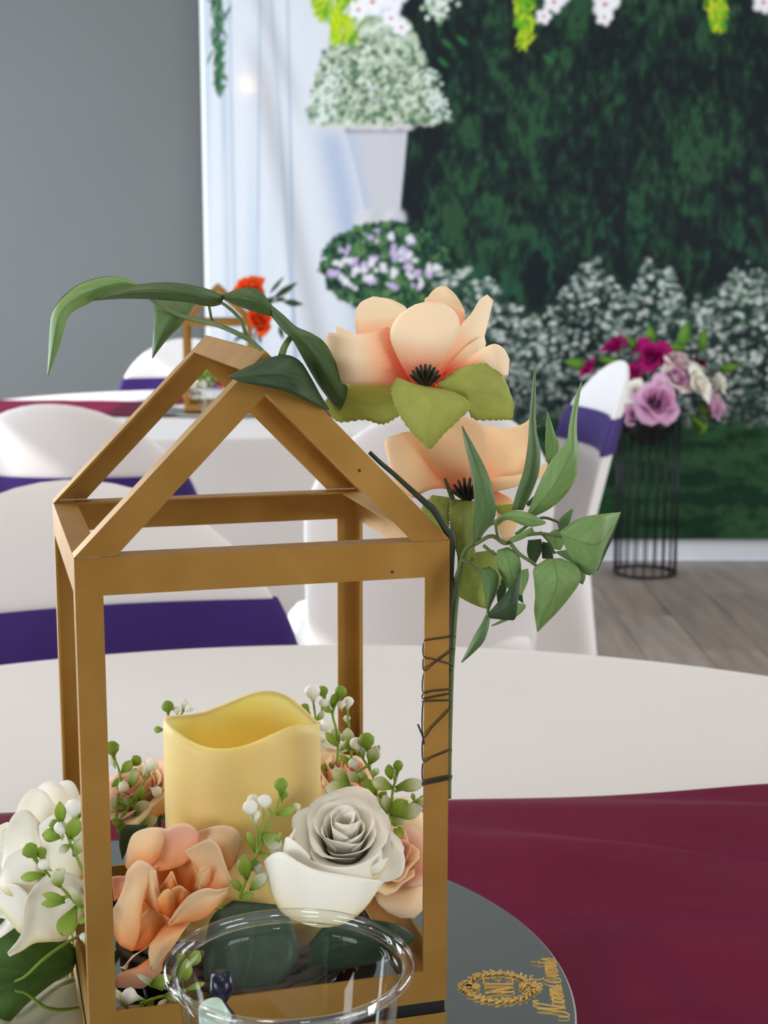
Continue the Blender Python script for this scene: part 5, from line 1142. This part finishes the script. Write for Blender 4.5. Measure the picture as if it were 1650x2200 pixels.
def bq(u, v, dY, r, mats, n, lab, ax=None, op=1.1, seed=1):
    P = G(u, v, sy + dY); a = ax or tuple((P - np.array([sx, sy + .04, ST + .02])) / .15 + np.array([0, -.35, 0]))
    rose('bouquet_flower', lab, P, a, r, n, mats, seed, group=GB, opening=op, cup=.8, ruf=.05, nu=7, nv=6, sepals=True)
bq(1414, 864, -.11, .095, ['pink'], 13, 'large pink bloom low in the middle of the bouquet', seed=61)
bq(1453, 812, -.06, .075, ['pinkwhite', 'pink'], 11, 'blush and pink bloom above the large pink one in the bouquet', seed=62)
bq(1458, 775, -.02, .062, ['pinkwhite'], 10, 'tall blush white bloom near the top of the bouquet', seed=63)
bq(1500, 824, -.06, .075, ['white'], 12, 'round white bloom right of centre in the bouquet', seed=64)
bq(1370, 842, -.08, .060, ['white', 'pinkwhite'], 10, 'small white bloom left of the large pink one in the bouquet', seed=65)
bq(1543, 820, .0, .058, ['white'], 9, 'cream bloom at the right of the bouquet', seed=66)
bq(1538, 872, -.02, .066, ['pink', 'pinkwhite'], 10, 'pink bloom drooping at the lower right of the bouquet', seed=67)
bq(1402, 765, -.02, .064, ['magenta'], 10, 'magenta bloom with pale centre at the top of the bouquet', ax=(-.1, -.9, .4), op=1.3, seed=68)
bq(1320, 742, .02, .056, ['magenta'], 9, 'magenta bloom highest at the left of the bouquet', seed=69)
bq(1264, 790, .02, .046, ['magenta'], 8, 'small magenta bloom furthest left in the bouquet', seed=70)
bq(1366, 800, -.03, .048, ['magenta'], 8, 'magenta bloom just above the small white one in the bouquet', seed=71)
bq(1503, 774, .02, .045, ['darkred'], 8, 'wine red bloom at the upper right of the bouquet', seed=72)
bq(1330, 882, .0, .062, ['pinkwhite', 'pink'], 10, 'pale pink bloom hanging at the lower left of the bouquet', seed=73)
bq(1300, 918, .02, .046, ['pinkwhite', 'white'], 8, 'palest bloom hanging lowest at the left of the bouquet', seed=74)
bq(1362, 890, -.08, .042, ['pink'], 8, 'lilac bloom between the pale pink and large pink ones in the bouquet', seed=75)
bl_ = thing('bouquet_foliage', (sx, sy, ST + .02), 'green and grey leaves sticking out of the bouquet on the black stand', 'foliage')
M['bright'] = leaf_mat('bright_leaf', L4(112, 160, 56), L4(90, 138, 44), L4(150, 190, 90))
M['euca'] = leaf_mat('eucalyptus_leaf', L4(104, 118, 112), L4(88, 104, 98), L4(130, 140, 134))
def bleaf(b, t, wpx, Y, mt):
    b = np.array(b, float); t = np.array(t, float); e = t - b; nn = np.array([-e[1], e[0]]) / np.linalg.norm(e) * wpx / 2
    rows = [(*(b + e * s - nn * k), *(b + e * s + nn * k)) for s, k in ((0, .1), (.2, .7), (.45, 1), (.7, .75), (.9, .3), (1, .03))]
    loft('leaf', rows, [Y, Y - .015, Y + .01], mt, bl_, .012, .01, nu=5, nv=9, thick=.001)
for (b, t, wd, dY, mt) in (((1275, 790), (1212, 775), 26, .04, 'bright'), ((1340, 778), (1280, 772), 22, .03, 'bright'), ((1372, 755), (1338, 722), 26, .03, 'bright'), ((1402, 742), (1394, 696), 22, .04, 'bright'), ((1462, 752), (1478, 688), 26, .02, 'bright'), ((1470, 750), (1428, 742), 20, .0, 'bright'), ((1506, 758), (1514, 704), 22, .04, 'bright'), ((1540, 795), (1590, 786), 22, .05, 'bright'), ((1480, 890), (1520, 925), 22, .0, 'bright'), ((1520, 900), (1500, 940), 18, .0, 'bright'), ((1340, 762), (1355, 742), 22, .0, 'euca'), ((1362, 776), (1380, 756), 22, -.01, 'euca'), ((1500, 772), (1520, 754), 24, -.02, 'euca'), ((1525, 800), (1546, 780), 24, -.02, 'euca'), ((1330, 860), (1318, 835), 20, .05, 'bright'), ((1500, 870), (1530, 895), 26, -.01, 'bright')):
    bleaf(b, t, wd, sy + dY, mt)

# ------------------------------------------------------------------ far table setting
FT = TOPZ + .006
fm = thing('mirror_plate', (0, 0, 0), 'round mirror under the far lantern with the orange flowers', 'mirror')
FLp = GZ(396, 884, FT + .004); fy = R(4)
fm.location = (FLp[0] + .08, FLp[1] + .085, FT - .0008)
MB().lathe([(0, 0), (.158, 0), (.16, .0006), (.16, .0022), (.1588, .003), (0, .003)], seg=72).build('mirror_glass', M['mirror'], fm, False, True)
fl2 = copy_tree(lant); fl2['label'] = 'gold metal house-shaped lantern frame on the far table with orange flowers'
fl2.location = (FLp[0], FLp[1], FT + .0022 + .0031); fl2.rotation_euler = (0, 0, fy)
fYc = FLp[1] + .08
GO = 'silk flowers at the far lantern'
rose('rose', 'orange silk flower at the top right corner of the far lantern', G(538, 622, fYc - .06), (.1, -.6, .7), .045, 12, ['orange'], 81, group=GO, opening=1.1, ruf=.05, nu=7, nv=6)
rose('rose', 'orange silk flower below the first one, right of the far lantern', G(556, 690, fYc - .06), (.4, -.6, .4), .040, 12, ['orange'], 82, group=GO, opening=1.1, ruf=.05, nu=7, nv=6)
rose('rose', 'orange silk flower at the left foot of the far lantern', G(378, 848, fYc - .05), (-.5, -.5, .5), .034, 10, ['orange'], 83, group=GO, opening=1.1, ruf=.05, nu=7, nv=6)
rose('rose', 'white silk flower inside the far lantern', G(418, 838, fYc - .03), (-.1, -.6, .7), .045, 12, ['white'], 84, group=GO, opening=1.0, ruf=.04, nu=7, nv=6)
rose('rose', 'orange silk flower inside the far lantern at the right', G(478, 822, fYc + .02), (.3, -.6, .7), .026, 9, ['orange'], 85, group=GO, opening=1.0, ruf=.04, nu=7, nv=6)
ff = thing('leaf_spray', tuple(G(560, 720, fYc - .06)), 'dark green leaf spray at the right corner of the far lantern', 'leaf spray')
for (b, t, wd) in (((588, 640), (640, 606), 14), ((580, 630), (610, 594), 8), ((608, 648), (652, 654), 14), ((560, 660), (592, 636), 14), ((545, 720), (508, 726), 10), ((556, 700), (560, 740), 9), ((600, 700), (608, 730), 10), ((530, 712), (500, 735), 8), ((590, 645), (615, 640), 8)):
    b = np.array(b, float); t = np.array(t, float); e = t - b; nn = np.array([-e[1], e[0]]) / np.linalg.norm(e) * wd / 2
    loft('leaf', [(*(b + e * s - nn * k), *(b + e * s + nn * k)) for s, k in ((0, .1), (.3, .9), (.55, 1), (.8, .5), (1, .03))], [fYc - .06, fYc - .07, fYc - .06], 'ivydark', ff, .006, .004, nu=5, nv=8, thick=.0008)
stem('stem', [(545, 770), (548, 720), (556, 680), (580, 652), (610, 645)], fYc - .06, .0022, 'stem', ff)
gs = thing('greenery_sprig', tuple(G(440, 850, fYc)), 'lime green sprig inside the far lantern above the white flower', 'sprig')
rnd = random.Random(3)
for k in range(22):
    u = 440 + rnd.uniform(-26, 34); v = 806 + rnd.uniform(-16, 16); bud(gs, rnd.choice('lllpg'), (440 + (u - 440) * .5, v + 16), (u, v), fYc + rnd.uniform(-.02, .02), fYc + rnd.uniform(-.03, .02), .5)
stem('stem', [(440, 870), (440, 830), (446, 800)], fYc, .0015, 'stemlight', gs)
CF = G(462, 830, fYc - .13)
cup(CF[0], FLp[1] - .06, FT + .0024, .044, .062, 'clear plastic cup in front of the far lantern')

M['ceilglow'] = emit_mat('lit_ceiling_diffuser', (1.0, 0.96, 0.91, 1), 34.0)  # unseen lamps added to light roses and cloth from above
for (x, y, lab) in ((-0.5, 0.55, 'round flush ceiling light above the near table'), (0.7, -1.3, 'round flush ceiling light behind the viewer'), (1.5, 2.6, 'round flush ceiling light between the table and the flower stand')):
    cl = thing('ceiling_light', (x, y, RH), lab, 'ceiling light', 'ceiling lights')
    MB().lathe([(0.0, -.045), (.10, -.045), (.17, -.038), (.182, -.028)], (0, 0, 0), 40).build('diffuser', M['ceilglow'], cl, True, True)
    MB().lathe([(.182, -.034), (.200, -.030), (.205, 0.0), (.0, 0.0)], (0, 0, 0), 40).build('rim', M['trim'], cl, True, True)

# ------------------------------------------------------------------ pendant bulb over the near table (out of frame; its gleam shows on the backdrop)
dS = ray(532, 183); PS = G(532, 183, BY); d2 = dS * np.array([1, -1, 1]); tb = 4.35
PB = PS + d2 * (tb / dS[1])
pl = thing('pendant_lamp', tuple(PB), 'bare warm bulb hanging on a cord above the near table', 'lamp')
MB().lathe([(0.0, -.020), (.009, -.018), (.016, -.010), (.0185, 0.0), (.017, .010), (.013, .020), (.012, .030), (.012, .040)], tuple(PB), 24).build('bulb', M['bulb'], pl, True)
MB().lathe([(0.0, .078), (.010, .078), (.016, .072), (.016, .038), (.012, .036)], tuple(PB), 20).build('socket', M['black'], pl, True)
MB().tube([PB + np.array([0, 0, .078]), np.array([PB[0], PB[1], RH])], .003, 8).build('cord', M['black'], pl, True)
for o in bpy.data.objects:
    if 'org' in o: del o['org']
